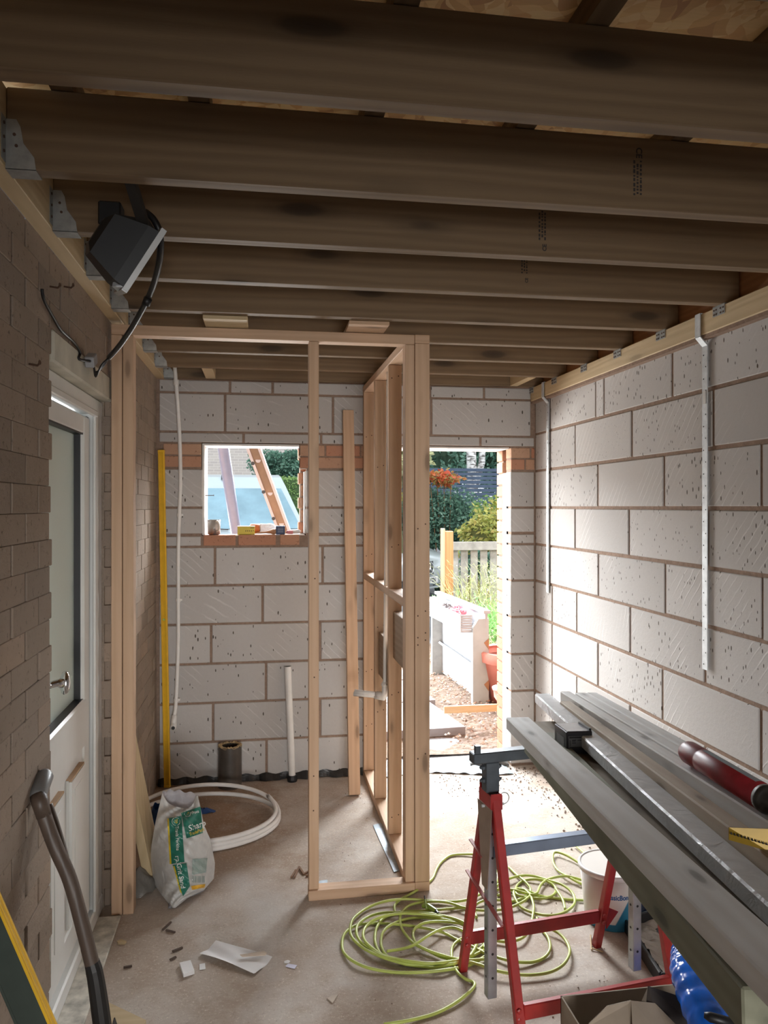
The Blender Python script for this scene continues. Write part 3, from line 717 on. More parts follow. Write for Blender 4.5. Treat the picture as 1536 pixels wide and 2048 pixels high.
# black damp course strip along the foot of the back wall
b = MB()
def dpc(u, v):
    x = XL + .01 + u * (.585 - XL); return Vector((x, YB - .004 - .022 * v * (1 + .5 * math.sin(x * 31) + .3 * math.sin(x * 77)), .034 * (1 - v) + .004 + .006 * math.sin(x * 55) * (1 - v)))
b.grid(dpc, 60, 3); o = b.build('damp_course_strip', plain('black_polythene', (.025, .024, .024), .4, 0, .3, 30, .3)); tag(o, 'black polythene strip along the floor edge of the block wall', 'damp course')
DPC = plain('blue_black_polythene', (.30, .36, .41), .3, 0, .5, 14, .4)
b = MB()
def dsh(u, v):
    x = .68 + u * .80; y = 4.44 + .05 * math.sin(u * 5) + v * (.20 + .05 * math.sin(u * 9)); return Vector((x, y, .006 + .010 * abs(math.sin(u * 23 + v * 4)) * (.4 + v) + .004 * math.sin(u * 61)))
b.grid(dsh, 70, 10); o = b.build('doorway_polythene', DPC, smooth=True); tag(o, 'crumpled bluish polythene strip lying across the doorway threshold', 'polythene')
b = MB()
def lump(u, v):
    a = math.pi * v; x = 1.26 + u * .24; h = .062 * math.sin(math.pi * min(1, u * .92 + .05)) ** .7
    return Vector((x, 4.60 - math.cos(a) * (.055 + .02 * u), .008 + math.sin(a) * h * (1 + .08 * math.sin(u * 19 + v * 5))))
b.grid(lump, 24, 12); o = b.build('folded_polythene', plain('dull_dark_sheet', (.11, .105, .10), .55, 0, .3, 20, .4), smooth=True); tag(o, 'humped fold of dark sheet against the right jamb of the doorway', 'polythene')

# offcut plank leaning behind the doorway stud
a = onx(262, 1486, -.52); 
b = MB((-.5, 3.5, 0)); 
p = [Vector((-.535, 3.235, .69)), Vector((-.52, 3.60, .0))]
b.prism([Vector((-.560, 3.21, .70)), Vector((-.560, 3.25, .715)), Vector((-.560, 3.66, .0)), Vector((-.560, 3.60, .0))], (.022, 0, 0))
b = MB((-.5, 3.4, 0))
tl = onx(258, 1470, -.545); br = onz(303, 1722)
b.xf = None
q0 = Vector((-.560, 3.27, .72)); q1 = Vector((-.455, 3.43, .003)); 
b.bar(q1, q0, .145, .038, up=(.9, -.15, .25), ch=.002)
o = b.build('plank_offcut', pale('z')); tag(o, 'pale plank offcut leaning between the doorway studs and the white sand bag', 'timber')
# scrap behind the frame post on the floor
b = MB((-.5, 3.3, 0))
def heap(u, v):
    a = u * 2 * math.pi; r_ = .085 * (1 - v) ; return Vector((-.50 + r_ * math.cos(a) * .8, 3.33 + r_ * math.sin(a), .003 + .09 * v ** .7 + .012 * math.sin(a * 5 + v * 9) * (1 - v)))
b.grid(heap, 26, 8, True); o = b.build('crumpled_sheet', m_plastic_film('grey_film', (.33, .31, .28)), smooth=True); tag(o, 'crumpled grey plastic film on the floor behind the doubled doorway studs', 'plastic sheet')
BLUE = plain('dark_blue_plastic', (.02, .07, .22), .35, 0, .3, 20, .2)
b = MB()
def bl(u, v):
    a = u * 2 * math.pi; return Vector((-.475 + .085 * math.cos(a) * (1 - .5 * v), 3.86 + .09 * math.sin(a) * (1 - .5 * v), .002 + .14 * v + .008 * math.sin(a * 6 + v * 5)))
b.grid(bl, 26, 6, True); o = b.build('blue_sack', BLUE, smooth=True); tag(o, 'dark blue plastic sack half hidden behind the white sand bag', 'sack')
b = MB(); c = onz(408, 1625)
def bl(u, v):
    a = u * 2 * math.pi; return Vector((c.x + .06 * math.cos(a) * (1 - .8 * v), c.y + .022 * math.sin(a) * (1 - .8 * v), .002 + .02 * v + .004 * math.sin(a * 5)))
b.grid(bl, 22, 4, True); o = b.build('blue_scrap', BLUE, smooth=True); tag(o, 'small dark blue plastic scrap inside the white pipe coil', 'scrap')

# ------------------------------------------------------------------ sand bag
rowsB = [((325, 1574), (396, 1592), 3.27, .03), ((317, 1614), (401, 1616), 3.22, .04), ((309, 1655), (408, 1650), 3.17, .06), ((303, 1690), (421, 1680), 3.13, .10), ((300, 1725), (430, 1726), 3.085, .17),
         ((303, 1757), (428, 1757), 3.06, .20), ((318, 1783), (408, 1780), 3.052, .11), ((334, 1803), (374, 1797), 3.047, .045), ((344, 1815), (350, 1816), 3.045, .0)]
def bag_ud(r, a):
    r = max(0, min(len(rowsB) - 1.001, r)); i = int(r); f = r - i; A, B_ = rowsB[i], rowsB[i + 1]
    L = [A[0][k] * (1 - f) + B_[0][k] * f for k in (0, 1)]; Rr = [A[1][k] * (1 - f) + B_[1][k] * f for k in (0, 1)]
    q = (a + 1) / 2; u = L[0] * (1 - q) + Rr[0] * q; v = L[1] * (1 - q) + Rr[1] * q
    sag = (1 - abs(a + .1) ** 4 if abs(a + .1) < 1 else 0) * (32 * max(0, 1 - r / 1.6)); v += sag
    d = (A[2] * (1 - f) + B_[2] * f) + (A[3] * (1 - f) + B_[3] * f) * a * a
    wr = .011 * math.sin(3.2 * r + 4 * a) * math.cos(5.3 * a + r) + .006 * math.sin(9 * a + 5 * r) + .004 * math.sin(17 * a - 11 * r) + .003 * abs(math.sin(23 * a + 7 * r))
    return u, v, d + wr * min(1, (8 - r) / 2) * (1 - a * a * .6)
def bag_front(r, a, off=0):
    u, v, d = bag_ud(r, a); p = ond(u, v, d - off)
    if p.z < .004: p = ond(u, v, (CH - .004) / (-(ray(u, v).z)))
    return p
t = root('sand_bag', (-.34, 3.3, 0), 'white plastic sand bag with green and yellow print slumped on the floor', 'bag')
b = PM(t)
b.grid(lambda u, v: bag_front(v * 8, u * 2 - 1), 34, 64); b.build('bag_front', m_plastic_film('white_bag_film', (.80, .79, .76), .3, .3), t, True)
def bagfn(u, v):
    r = v * 8; a = 1 - u * 2; L = bag_front(r, -1); Rr = bag_front(r, 1); q = (a + 1) / 2; p = L * (1 - q) + Rr * q
    bulge = (.14 * min(1, (8 - r) / 3)) * (1 - a * a) ** .6 * (.35 + .65 * min(1, r / 2.5))
    up = .0 * max(0, 1 - r / 1.4) * (1 - abs(a) ** 3)
    p = p + Vector((-.02 * (1 - a * a), bulge, up + .005 * math.sin(a * 11 + r * 3))); p.z = max(p.z, .004); return p
b = PM(t); b.grid(bagfn, 30, 64); b.build('bag_back', m_plastic_film('shaded_bag_film', (.60, .59, .63), .35, .3), t, True)  # back skin greyer: shade inside the mouth put into its colour
FG = plain('bag_green', (.02, .17, .12), .35, 0, .1); FY = plain('bag_yellow', (.75, .55, .03), .35); FW = plain('bag_white_ink', (.82, .83, .80), .4); FGG = plain('bag_grey_green', (.26, .33, .30), .4); FOR = plain('bag_amber', (.72, .40, .03), .35)
def inv(u, v):
    r = 4.0; a = 0.0
    for _ in range(14):
        i = min(7, max(0, int(r))); uu, vv, d = bag_ud(r, a)
        L = bag_ud(r, -1)[0]; Rr = bag_ud(r, 1)[0]; a = max(-1, min(1, a + (u - uu) / max(4, (Rr - L) / 2)))
        r2 = min(7.9, r + .05); dv = (bag_ud(r2, a)[1] - bag_ud(r2 - .05, a)[1]) / .05; r = max(0, min(7.95, r + (v - vv) / max(6, dv)))
    return r, a
def onbag(u, v, off):
    r, a = inv(u, v); uu, vv, d = bag_ud(r, a); p = ond(u, v, d - off); p.z = max(p.z, .006); return p
def patch(b, quad, off, n=10, m=10):
    q = [Vector((x, y)) for x, y in quad]
    def f(s, t_):
        p = (q[0] * (1 - s) + q[1] * s) * (1 - t_) + (q[3] * (1 - s) + q[2] * s) * t_; return onbag(p.x, p.y, off)
    b.grid(f, n, m)
def btext(b, txt, p, ex, ey, off):
    vs, fs = text_mesh(txt, 1.0, .012); b.add([onbag(p[0] + v.x * ex[0] + v.y * ey[0], p[1] + v.x * ex[1] + v.y * ey[1], off) for v in vs], fs)
b = PM(t); b.mat(0)
patch(b, [(338, 1636), (363, 1632), (369, 1724), (343, 1728)], .004, 8, 24); patch(b, [(345, 1730), (373, 1726), (380, 1772), (366, 1793)], .004, 8, 14); patch(b, [(362, 1626), (401, 1613), (406, 1666), (373, 1677)], .004, 12, 12)
b.build('green_panel', FG, t, True)
b = PM(t); patch(b, [(334.5, 1637), (337.5, 1637), (343, 1728), (339.5, 1728)], .0045, 2, 24); patch(b, [(346, 1731), (349, 1731), (364, 1788), (360, 1784)], .0045, 2, 12)
btext(b, 'TradePack', (379, 1672), (7.0, -2.6), (-1.6, -9), .006); btext(b, 'TP', (349, 1638), (0.2, 8), (8, -.2), .006); btext(b, 'TP', (373, 1630), (5, -1), (-1, -7), .006)
b.build('yellow_print', FY, t)
b = PM(t); btext(b, 'Travis Perkins', (350.5, 1652), (.45, 8.6), (9.5, -.3), .006); btext(b, 'Sharp', (378, 1663), (15, -5.6), (-2.6, -17), .006); btext(b, 'Travis', (383, 1629), (6.2, -1.6), (-1, -8.5), .006)
btext(b, 'rp/Grit Sand', (350, 1712), (2.4, 13.0), (13.5, -2.0), .006); btext(b, '19', (417, 1746), (5, -2), (-1, -7), .006)
b.build('white_print', FW, t)
for cxp, cyp, rr_ in ((352, 1643, 8.4), (375, 1627, 6.6)):
    b = PM(t); n = 28; ring = []
    for k in range(n):
        a_ = 2 * math.pi * k / n
        for q in (rr_, rr_ - .8): ring.append(onbag(cxp + q * math.cos(a_), cyp + q * math.sin(a_), .0055))
    b.add(ring, [[2 * k, 2 * k + 1, (2 * k + 3) % (2 * n), (2 * k + 2) % (2 * n)] for k in range(n)])
    b.build('logo_ring', FW, t)
b = PM(t); patch(b, [(385, 1718), (415, 1716), (412, 1745), (384, 1750)], .004, 8, 8)
for k in range(9):
    x = 384 + k * 2.9; patch(b, [(x, 1752), (x + (1 + k % 3 * .5), 1751.6), (x + (1 + k % 3 * .5), 1764), (x, 1766)], .004, 1, 3)
b.build('grey_print', FGG, t)
b = PM(t); patch(b, [(382, 1772), (411, 1768), (409, 1775), (384, 1780)], .004, 8, 3); b.build('amber_print', FOR, t)

# ------------------------------------------------------------------ work light over the studs
t = root('work_light', (-.30, 2.0, 2.2), 'black halogen floodlight hanging from the joists at top left, bright metal rim', 'lamp')
ez = Vector((-.52, 0, -.854)).normalized(); nn = Vector((.76, .34, -.45)); nn = (nn - ez * nn.dot(ez)).normalized(); ey = nn.cross(ez)
cR = (ony(312, 470, 2.0) + ony(240, 580, 2.0)) / 2 + Vector((0, 0, 0))
M = Matrix((ez, ey, nn)).transposed().to_4x4(); M.translation = cR
def loft(b, rings):
    for (a0, b0, h0), (a1, b1, h1) in zip(rings, rings[1:]):
        q = [(-a0, -b0, h0), (a0, -b0, h0), (a0, b0, h0), (-a0, b0, h0), (-a1, -b1, h1), (a1, -b1, h1), (a1, b1, h1), (-a1, b1, h1)]
        b.add(q, [(0, 1, 5, 4), (1, 2, 6, 5), (2, 3, 7, 6), (3, 0, 4, 7)])
    a, c, h = rings[0]; b.add([(-a, -c, h), (a, -c, h), (a, c, h), (-a, c, h)], [(0, 1, 2, 3)]); a, c, h = rings[-1]; b.add([(-a, -c, h), (a, -c, h), (a, c, h), (-a, c, h)], [(0, 1, 2, 3)])
b = PM(t); b.xf = M; loft(b, [(.035, .03, -.118), (.055, .045, -.105), (.078, .062, -.03), (.080, .066, -.004)]); b.build('lamp_housing', BLACK, t)
b = PM(t); b.xf = M
for s in (-1, 1): b.box((-.086, s * .070 - .004, -.004), (.086, s * .070 + .004, .010)); b.box((s * .086 - .006, -.07, -.004), (s * .086 + .004, .07, .010))
b.build('lamp_rim', plain('bright_lamp_rim', (.50, .50, .49), .4, .5), t)
b = PM(t); b.xf = M; b.box((-.082, -.067, .002), (.082, .067, .005)); b.build('lamp_glass', plain('dark_lamp_glass', (.03, .03, .035), .08), t)
b = PM(t); b.box(ony(216, 436, 2.02) + Vector((-.02, -.025, -.025)), ony(216, 436, 2.02) + Vector((.035, .03, .035)), .004); b.build('junction_housing', BLACK, t)
b = PM(t); b.bar(ony(258, 352, 1.83), ony(288, 450, 1.95), .024, .02); b.bar(ony(288, 450, 1.95), ony(300, 470, 1.97), .02, .03); b.bar(ony(230, 440, 1.99), ony(290, 452, 1.95), .008, .03); b.build('hanging_arm', plain('black_arm', (.02, .018, .016), .5), t)
b = PM(t); b.bar(ony(243, 578, 1.98), ony(232, 568, 1.96), .02, .012); b.lathe(ony(233, 572, 1.95), [(.004, 0), (.004, .02)], 8, (1, 0, 0)); b.build('side_bolt', STEEL, t)
cb = [ony(291, 424, 1.99), ony(308, 440, 1.98), ony(320, 470, 1.99), ony(319, 520, 2.05), ony(303, 580, 2.2), ony(270, 645, 2.38), ony(240, 690, 2.56), ony(218, 715, 2.72)]
b = PM(t); b.tube(smooth_path(cb, 6), .0085, 10); b.lathe(ony(294, 603, 2.24), [(.012, -.01), (.012, .01)], 10, (.4, -.4, .8)); b.build('power_cable', BLACK, t, True)
# junction box and old cable on the wall
jb = onx(184, 722, -.560)
t = root('junction_box', jb, 'small grey junction box hanging on cables against the lintel', 'electrical box')
b = PM(t); b.xf = Matrix.Translation(jb) @ Matrix.Rotation(R(25), 4, 'X'); b.box((-.018, -.030, -.016), (.012, .030, .02), .003); b.build('box_body', plain('grey_box_plastic', (.33, .33, .34), .5), t)
b = PM(t)
for k in (-1, 0, 1):
    b.tube(smooth_path([cb[-1], cb[-1] + Vector((-.02, -.01 + k * .012, -.03)), jb + Vector((.0, .06, -.035 + k * .008)), jb + Vector((.0, .028, -.01 + k * .006))], 6), .003, 8)
b.build('wire_tails', BLACK, t, True)
wp = [(84, 578), (88, 600), (105, 632), (122, 660), (148, 685), (160, 705), (158, 718), (170, 727)]
b = MB(); b.tube(smooth_path([onx(u, v, -.578) for u, v in wp[:-1]] + [jb + Vector((0, -.03, -.006))], 6), .0045, 8); o = b.build('old_cable', BLACK, smooth=True); tag(o, 'black cable looping down the brick wall to the grey junction box', 'cable')
for i, (u, v, lab) in enumerate(((100, 573, 'rusty nail in the brick wall just right of the black cable top'), (128, 573, 'rusty nail in the brick wall, farther right of the cable top'), (58, 728, 'short bent nail sticking from the brick wall left of the cream lintel'))):
    p = onx(u, v, -.587); b = MB(p); b.tube([p, p + Vector((.022, -.004, -.004)), p + Vector((.03, -.01, .003))], .0028, 8); b.lathe(p + Vector((.028, -.01, .003)), [(.006, 0), (.006, .002)], 8, (1, -.2, 0)); tag(b.build('wall_nail', NAIL), lab, 'nail', 'nails in the brick wall')

# ------------------------------------------------------------------ things on the window sill
SZ = 1.426
def sill(u, v, y=4.60): return ony(u, v, y)
b0 = sill(428, 1068, 4.60)
t = root('mug', (b0.x, 4.60, SZ), 'brown and cream china mug at the left end of the window sill', 'mug', 'things on the window sill')
b = PM(t); b.lathe((b0.x, 4.60, SZ), [(.028, 0), (.036, .005), (.038, .088), (.035, .088), (.033, .01), (.0, .008)], 24, caps=False); 
t_ = NT('mug_glaze'); sx = t_.n('ShaderNodeSeparateXYZ'); t_.l(t_.coord(), sx.inputs[0]); 
c_ = t_.mix(t_.ramp(t_.math('ADD', sx.outputs[2], t_.math('MULTIPLY', t_.noise(t_.coord(), 30, 3), .03)), [(.02, (0, 0, 0)), (.055, (1, 1, 1))]), (.32, .13, .07), (.42, .37, .33)); t_.col(t_.mix(t_.ramp(t_.noise(t_.coord(), 22, 3), [(.5, (0, 0, 0)), (.6, (1, 1, 1))]), c_, (.17, .13, .12))); t_.b.inputs['Roughness'].default_value = .25
b.build('mug_body', t_.m, t, True)
b = PM(t); b.tube(smooth_path([Vector((b0.x + .012 + dx, 4.60 - .030 - dy, SZ + z)) for dx, dy, z in ((.0, .0, .075), (.012, .022, .078), (.02, .032, .055), (.016, .026, .028), (.004, .002, .018))], 5), .0055, 10); b.build('mug_handle', plain('cream_glaze', (.66, .58, .50), .25), t, True)
p = sill(492, 1070, 4.59)
t = root('screw_box', (p.x, 4.60, SZ), 'small yellow cardboard screw box on the window sill', 'box', 'things on the window sill')
x0 = sill(475, 1070, 4.585).x; x1 = sill(509.5, 1070, 4.585).x
PM(t).box((x0, 4.585, SZ), (x1, 4.645, SZ + .048), .001).build('box_body', plain('yellow_card', (.72, .58, .04), .5), t)
b = PM(t); b.box((x0 - .0006, 4.586, SZ), (x0 - .0001, 4.644, SZ + .047)); b.box((x0 - .001, 4.584, SZ + .0475), (x1 + .001, 4.646, SZ + .0495)); b.build('white_edge', plain('white_card', (.78, .77, .74), .6), t)
b = PM(t)
for k in range(5): b.box((x0 + .045 + k * .011, 4.5843, SZ + .018 + .002 * (k > 3)), (x0 + .050 + k * .011, 4.5848, SZ + .026))
b.box((x1 - .026, 4.5843, SZ + .038), (x1 - .003, 4.5848, SZ + .042)); b.build('box_print', plain('brown_ink', (.20, .13, .03), .6), t)
x0 = sill(552, 1070, 4.585).x; x1 = sill(570, 1070, 4.585).x
t = root('blue_box', (x0, 4.60, SZ), 'small dark blue cardboard box on the window sill', 'box', 'things on the window sill')
PM(t).box((x0, 4.585, SZ), (x1, 4.635, SZ + .050), .001).build('box_body', plain('navy_card', (.015, .035, .11), .5), t)
b = PM(t)
for k in range(5): b.box((x0 + .010, 4.5843, SZ + .012 + k * .006), (x1 - .010, 4.5848, SZ + .0135 + k * .006))
b.build('box_print', plain('pale_blue_ink', (.35, .42, .55), .6), t)
t = root('plastic_bottle', (0, 4.66, SZ), 'crumpled clear drinks bottle with orange and white wrap lying behind the yellow box', 'bottle', 'things on the window sill')
xa = sill(499, 1060, 4.68).x; xb = sill(552, 1060, 4.68).x
b = PM(t); b.lathe((xa, 4.68, SZ + .031), [(.018, .0), (.030, .008), (.030, (xb - xa) * .42)], 18, (1, 0, .02)); b.build('bottle_wrap', plain('orange_wrap', (.75, .22, .07), .45), t, True)
b = PM(t); b.lathe((xa, 4.68, SZ + .031), [(.0295, (xb - xa) * .36), (.0305, (xb - xa) * .42), (.029, (xb - xa) * .62), (.031, (xb - xa) * .8), (.024, (xb - xa) * .92), (.012, (xb - xa))], 18, (1, 0, .02)); b.build('bottle_body', m_plastic_film('clear_bottle_film', (.75, .74, .74), .2, .4), t, True)
t = root('trowel_blob', (0, 4.6, SZ), 'small brown wooden handled tool lying in front of the bottle on the sill', 'tool', 'things on the window sill')
xa = sill(512, 1065, 4.60).x; xb = sill(545, 1065, 4.60).x
b = PM(t); b.lathe((xa, 4.60, SZ + .009), [(.002, 0), (.005, .02), (.006, .06), (.012, .085), (.017, .10), (.016, .115), (.006, .125)], 14, (1, 0, .07)); o = b.build('tool_handle', plain('brown_handle', (.45, .24, .13), .5), t, True)
bpy.data.objects[t.name].name = 'sill_tool'
t = root('sealant_tube', (0, 4.6, SZ), 'crumpled white and pink tube at the right end of the window sill', 'tube', 'things on the window sill')
xa = sill(571, 1065, 4.60).x; xb = sill(601, 1065, 4.60).x; L = xb - xa
b = PM(t); b.lathe((xa + .004, 4.61, SZ + .0125), [(.005, 0), (.011, .006), (.012, L * .45)], 14, (1, 0, 0)); b.build('tube_label', plain('pink_label', (.75, .30, .32), .5), t, True)
b = PM(t); b.lathe((xa + .004, 4.61, SZ + .0125), [(.0115, L * .44), (.011, L * .6), (.012, L * .75), (.010, L * .9), (.004, L * .97)], 14, (1, .05, .05)); b.build('tube_body', plain('white_tube', (.78, .76, .74), .45), t, True)
p = ony(408, 991, 4.62); b = MB(p); b.tube([p + Vector((-.02, 0, 0)), p + Vector((.055, 0, .001))], .0022, 8); b.lathe(p + Vector((.055, 0, .001)), [(.005, 0), (.005, .002)], 8, (1, 0, 0)); tag(b.build('window_nail', NAIL), 'long thin nail sticking out of the left window reveal', 'nail')

# ------------------------------------------------------------------ paper and scraps on the floor
def curve_sheet(name, q, th, amp, mat, lab, cat):
    q = [onz(*p) for p in q]; b = MB(q[0])
    def f(s, t_):
        p = (q[0] * (1 - s) + q[1] * s) * (1 - t_) + (q[3] * (1 - s) + q[2] * s) * t_
        return p + Vector((0, 0, .002 + amp * ((2 * s - 1) ** 2) * (.6 + .4 * math.sin(3 * t_)) + .002 * math.sin(9 * s + 5 * t_)))
    b.grid(f, 16, 10); return tag(b.build(name, mat, smooth=True), lab, cat)
PAP = plain('white_paper', (.78, .77, .77), .6, 0, .05, 8)
curve_sheet('paper_sheet', [(399, 1912), (432, 1886), (545, 1920), (508, 1952)], 0, .012, PAP, 'large creased sheet of white backing paper on the floor', 'paper')
def slab(name, q, z0, th, mat, lab, cat, group=None):
    q = [onz(u, v, z0 + th) for u, v in q]; b = MB(q[0]); b.prism([Vector((p.x, p.y, z0)) for p in q], (0, 0, th)); return tag(b.build(name, mat), lab, cat, group)
slab('strip_offcut', [(480, 1909), (529, 1902), (534, 1906), (530, 1910), (485, 1913)], .012, .002, plain('tan_strip', (.55, .45, .36), .8), 'thin tan strip lying across the white paper', 'scrap')
slab('board_sample', [(359, 1925), (381, 1920), (389, 1941), (367, 1948)], .001, .012, PAP, 'thick square white offcut left of the white paper', 'scrap', 'small white offcuts')
slab('board_scrap', [(399, 1928), (410, 1926), (411, 1937), (399, 1939)], .001, .002, PAP, 'small square white scrap between the thick offcut and the paper', 'scrap', 'small white offcuts')
slab('board_scrap', [(568, 1922), (576, 1919.5), (581, 1922), (577, 1926), (569, 1926)], .001, .002, PAP, 'tiny white scrap right of the paper, upper of a pair', 'scrap', 'small white offcuts')
slab('board_scrap', [(571, 1932), (576, 1927), (594, 1930), (589, 1937)], .001, .002, plain('lilac_paper', (.62, .60, .74), .6), 'tiny lilac scrap right of the paper, lower of a pair', 'scrap', 'small white offcuts')
slab('torn_card', [(654, 1996), (665, 1990), (676, 1989), (665, 2005)], .001, .003, plain('tan_card', (.55, .46, .38), .8), 'small torn tan card in the middle of the bare floor', 'scrap')
slab('wood_chip', [(234, 1882), (242, 1878), (253, 1882), (249, 1886), (236, 1886)], .001, .006, pale('x'), 'pale wood chip on the floor near the door threshold', 'chip')
slab('timber_offcut', [(206, 2016), (216, 2004), (292, 2040), (280, 2075), (208, 2045)], .001, .028, pale('x'), 'pale timber offcut on the floor at the foot of the spade', 'timber')
# bent nails
nl = [((583, 1757), (592, 1742), 'dark wood splinter leftmost in the small group before the doorway stud'), ((589, 1757), (598, 1737), 'thin splinter second from the left in the small group'), ((598, 1736), (607, 1749), 'splinter forming the peak of the small group'),
      ((606, 1751), (625, 1741), 'splinter right of the peak in the small group'), ((612, 1754), (634, 1749), 'rightmost and lowest splinter of the small group')]
for p, q, lab in nl:
    a, c = onz(*p), onz(*q); b = MB(a); b.bar(a + Vector((0, 0, .005)), c + Vector((0, 0, .005)), .008, .006); tag(b.build('wood_splinter', plain('brown_splinter', (.22, .12, .07), .8)), lab, 'splinter', 'splinters before the doorway stud')
for p, q, lab in (((345, 1905), (365, 1897), 'dark splinter left of the white paper, above the thick offcut'), ((340, 1922), (352, 1916), 'black leaf scrap left of the thick white offcut'), ((247, 1937), (264, 1934), 'splinter on the floor between threshold and white offcut'), ((325, 1862), (342, 1846), 'thin stick on the floor below the sand bag'), ((332, 1862), (350, 1867), 'small stick on the floor right below the sand bag tip')):
    a, c = onz(*p), onz(*q); b = MB(a); b.bar(a + Vector((0, 0, .004)), c + Vector((0, 0, .004)), .007, .005); tag(b.build('floor_splinter', plain('dark_splinter', (.09, .06, .045), .8)), lab, 'splinter', 'splinters on the bare floor')
# sawdust and grit: uncountable
b = MB(); rr = random.Random(11)
for _ in range(2600):
    if rr.random() < .5: x, y = rr.gauss(.38, .2), rr.gauss(3.65, .3)
    else: x, y = rr.uniform(-.5, 1.6), rr.uniform(1.9, 4.4)
    if not (-.52 < x < 1.6 and 1.6 < y < 4.5): continue
    a = rr.uniform(0, 6.28); L = rr.uniform(.002, .007); wd = rr.uniform(.001, .0022); h = rr.uniform(.001, .003); c, s = math.cos(a), math.sin(a)
    b.add([(x, y, .001), (x + c * L, y + s * L, h), (x + c * L - s * wd, y + s * L + c * wd, h), (x - s * wd, y + c * wd, .0012)], [(0, 1, 2, 3)])
o = b.build('wood_shavings', m_leaf('shavings', [(.66, .56, .42), (.75, .68, .56), (.55, .42, .28)], .1)); tag(o, 'pale wood shavings and sawdust scattered over the floor', 'shavings', kind='stuff')
b = MB(); 
def stone(b, x, y, z, s, rr):
    vs = [Vector((rr.uniform(.6, 1) * dx, rr.uniform(.6, 1) * dy, rr.uniform(.5, .9) * dz)) * s for dx, dy, dz in ((-1, 0, 0), (1, 0, 0), (0, -1, 0), (0, 1, 0), (0, 0, -.6), (0, 0, .8))]
    b.add([v + Vector((x, y, z)) for v in vs], [(0, 2, 5), (2, 1, 5), (1, 3, 5), (3, 0, 5), (2, 0, 4), (1, 2, 4), (3, 1, 4), (0, 3, 4)])
for _ in range(900):
    k = rr.random()
    if k < .45: x = 1.665 - abs(rr.gauss(0, .09)); y = rr.uniform(2.4, 4.5); s = rr.uniform(.003, .011)
    elif k < .7: x = rr.uniform(1.0, 1.64); y = rr.uniform(4.1, 4.5); s = rr.uniform(.002, .008)
    else: x = rr.uniform(.3, 1.6); y = rr.uniform(1.9, 4.4); s = rr.uniform(.0015, .005)
    stone(b, x, y, s * .4, s, rr)
o = b.build('soil_crumbs', m_leaf('soil_crumbs', [(.20, .12, .08), (.34, .24, .17), (.10, .07, .06), (.42, .36, .30)], 0)); tag(o, 'brown soil crumbs and grit along the foot of the block wall', 'grit', kind='stuff')
# ------------------------------------------------------------------ hose coil
HX = [
 [(330,1256),(440,1240),(560,1216),(660,1190),(760,1130),(850,1062),(888,1022),(876,998),(830,975),(780,930),(752,870),(748,800),(770,755),(815,728),(862,735),(893,770),(880,830),(845,860)],
 [(1000,800),(950,840),(860,890),(770,912),(680,925),(560,936),(400,936),(250,912),(150,872),(90,822),(74,770),(88,700),(150,652),(250,634),(400,640),(560,660),(690,690),(780,735),(880,780),(1000,845)],
 [(760,882),(680,890),(520,890),(380,862),(250,812),(170,760),(128,705),(126,650),(150,598),(230,540),(330,502),(450,486),(570,492),(700,500),(800,498),(870,480),(940,450),(1040,425),(1130,430),(1200,450),(1290,470)],
 [(700,880),(560,880),(440,860),(330,838),(240,790),(182,740),(162,682),(180,632),(250,588),(350,568),(480,574),(620,586),(760,612),(832,652),(850,710),(820,770)],
 [(860,850),(720,872),(600,880),(450,862),(330,832),(276,800),(220,750),(203,700),(225,650),(290,605),(400,578),(560,572),(700,590),(820,628),(890,690),(902,760),(860,840)],
 [(950,770),(900,806),(800,850),(620,892),(480,882),(380,860),(310,820),(280,765),(278,700),(292,650),(332,602),(430,570),(560,560),(700,548),(830,540)],
 [(945,800),(800,870),(660,905),(560,900),(450,882),(360,842),(322,792),(314,732),(332,680),(382,640),(480,606),(600,600),(740,618),(850,660),(930,720),(950,790)],
 [(1000,850),(850,860),(700,846),(600,802),(520,762),(480,722),(440,662),(430,602),(446,560),(500,520),(600,502),(720,506),(830,540),(950,556),(1080,545),(1180,505),(1225,470)],
 [(1330,655),(1410,700),(1460,760),(1472,820),(1432,890),(1340,938),(1200,952),(1050,932),(930,892),(860,872),(720,840),(600,800),(532,760),(510,702),(530,660),(590,630),(700,624),(830,640)],
 [(350,806),(450,790),(520,765),(600,712),(680,672),(760,660),(850,690),(1000,720)],
 [(402,572),(398,530),(430,490),(500,452),(580,405),(630,360),(655,300),(682,260),(740,224),(820,210),(900,213),(960,236),(1005,280),(1030,350),(1010,420)],
 [(1100,290),(1150,340),(1200,380),(1232,425),(1222,462),(1180,470),(1142,448),(1150,402),(1200,370),(1270,364),(1340,380),(1388,420),(1370,462),(1300,482),(1200,478),(1120,500),(1010,490),(930,500),(888,535),(900,600)],
 [(1000,420),(1090,365),(1180,342),(1260,346),(1350,372),(1430,400),(1490,450),(1502,512),(1450,562),(1370,586),(1270,576),(1180,540),(1142,490),(1130,440),(1170,420),(1222,450),(1250,520),(1246,590),(1230,660),(1200,710),(1150,738),(1080,748),(1000,738),(930,730)],
 [(1230,460),(1270,450),(1295,400),(1340,365),(1430,345),(1500,355),(1580,380)],
 [(1385,420),(1430,490),(1445,550)], [(1600,495),(1450,492),(1300,470),(1200,430),(1120,430),(1030,470)],
 [(1270,600),(1300,670),(1340,722),(1352,790),(1320,842),(1250,872),(1150,872),(1050,850),(960,815),(880,780)],
 [(1640,420),(1540,390),(1470,352),(1402,310),(1370,252),(1380,200),(1450,216),(1540,270),(1640,330)], [(1500,150),(1560,200),(1620,260)],
]
t = root('extension_hose', (.66, 2.8, 0), 'long lime green hose lying in tangled loops on the floor under the red trestle', 'hose')
b = PM(t)
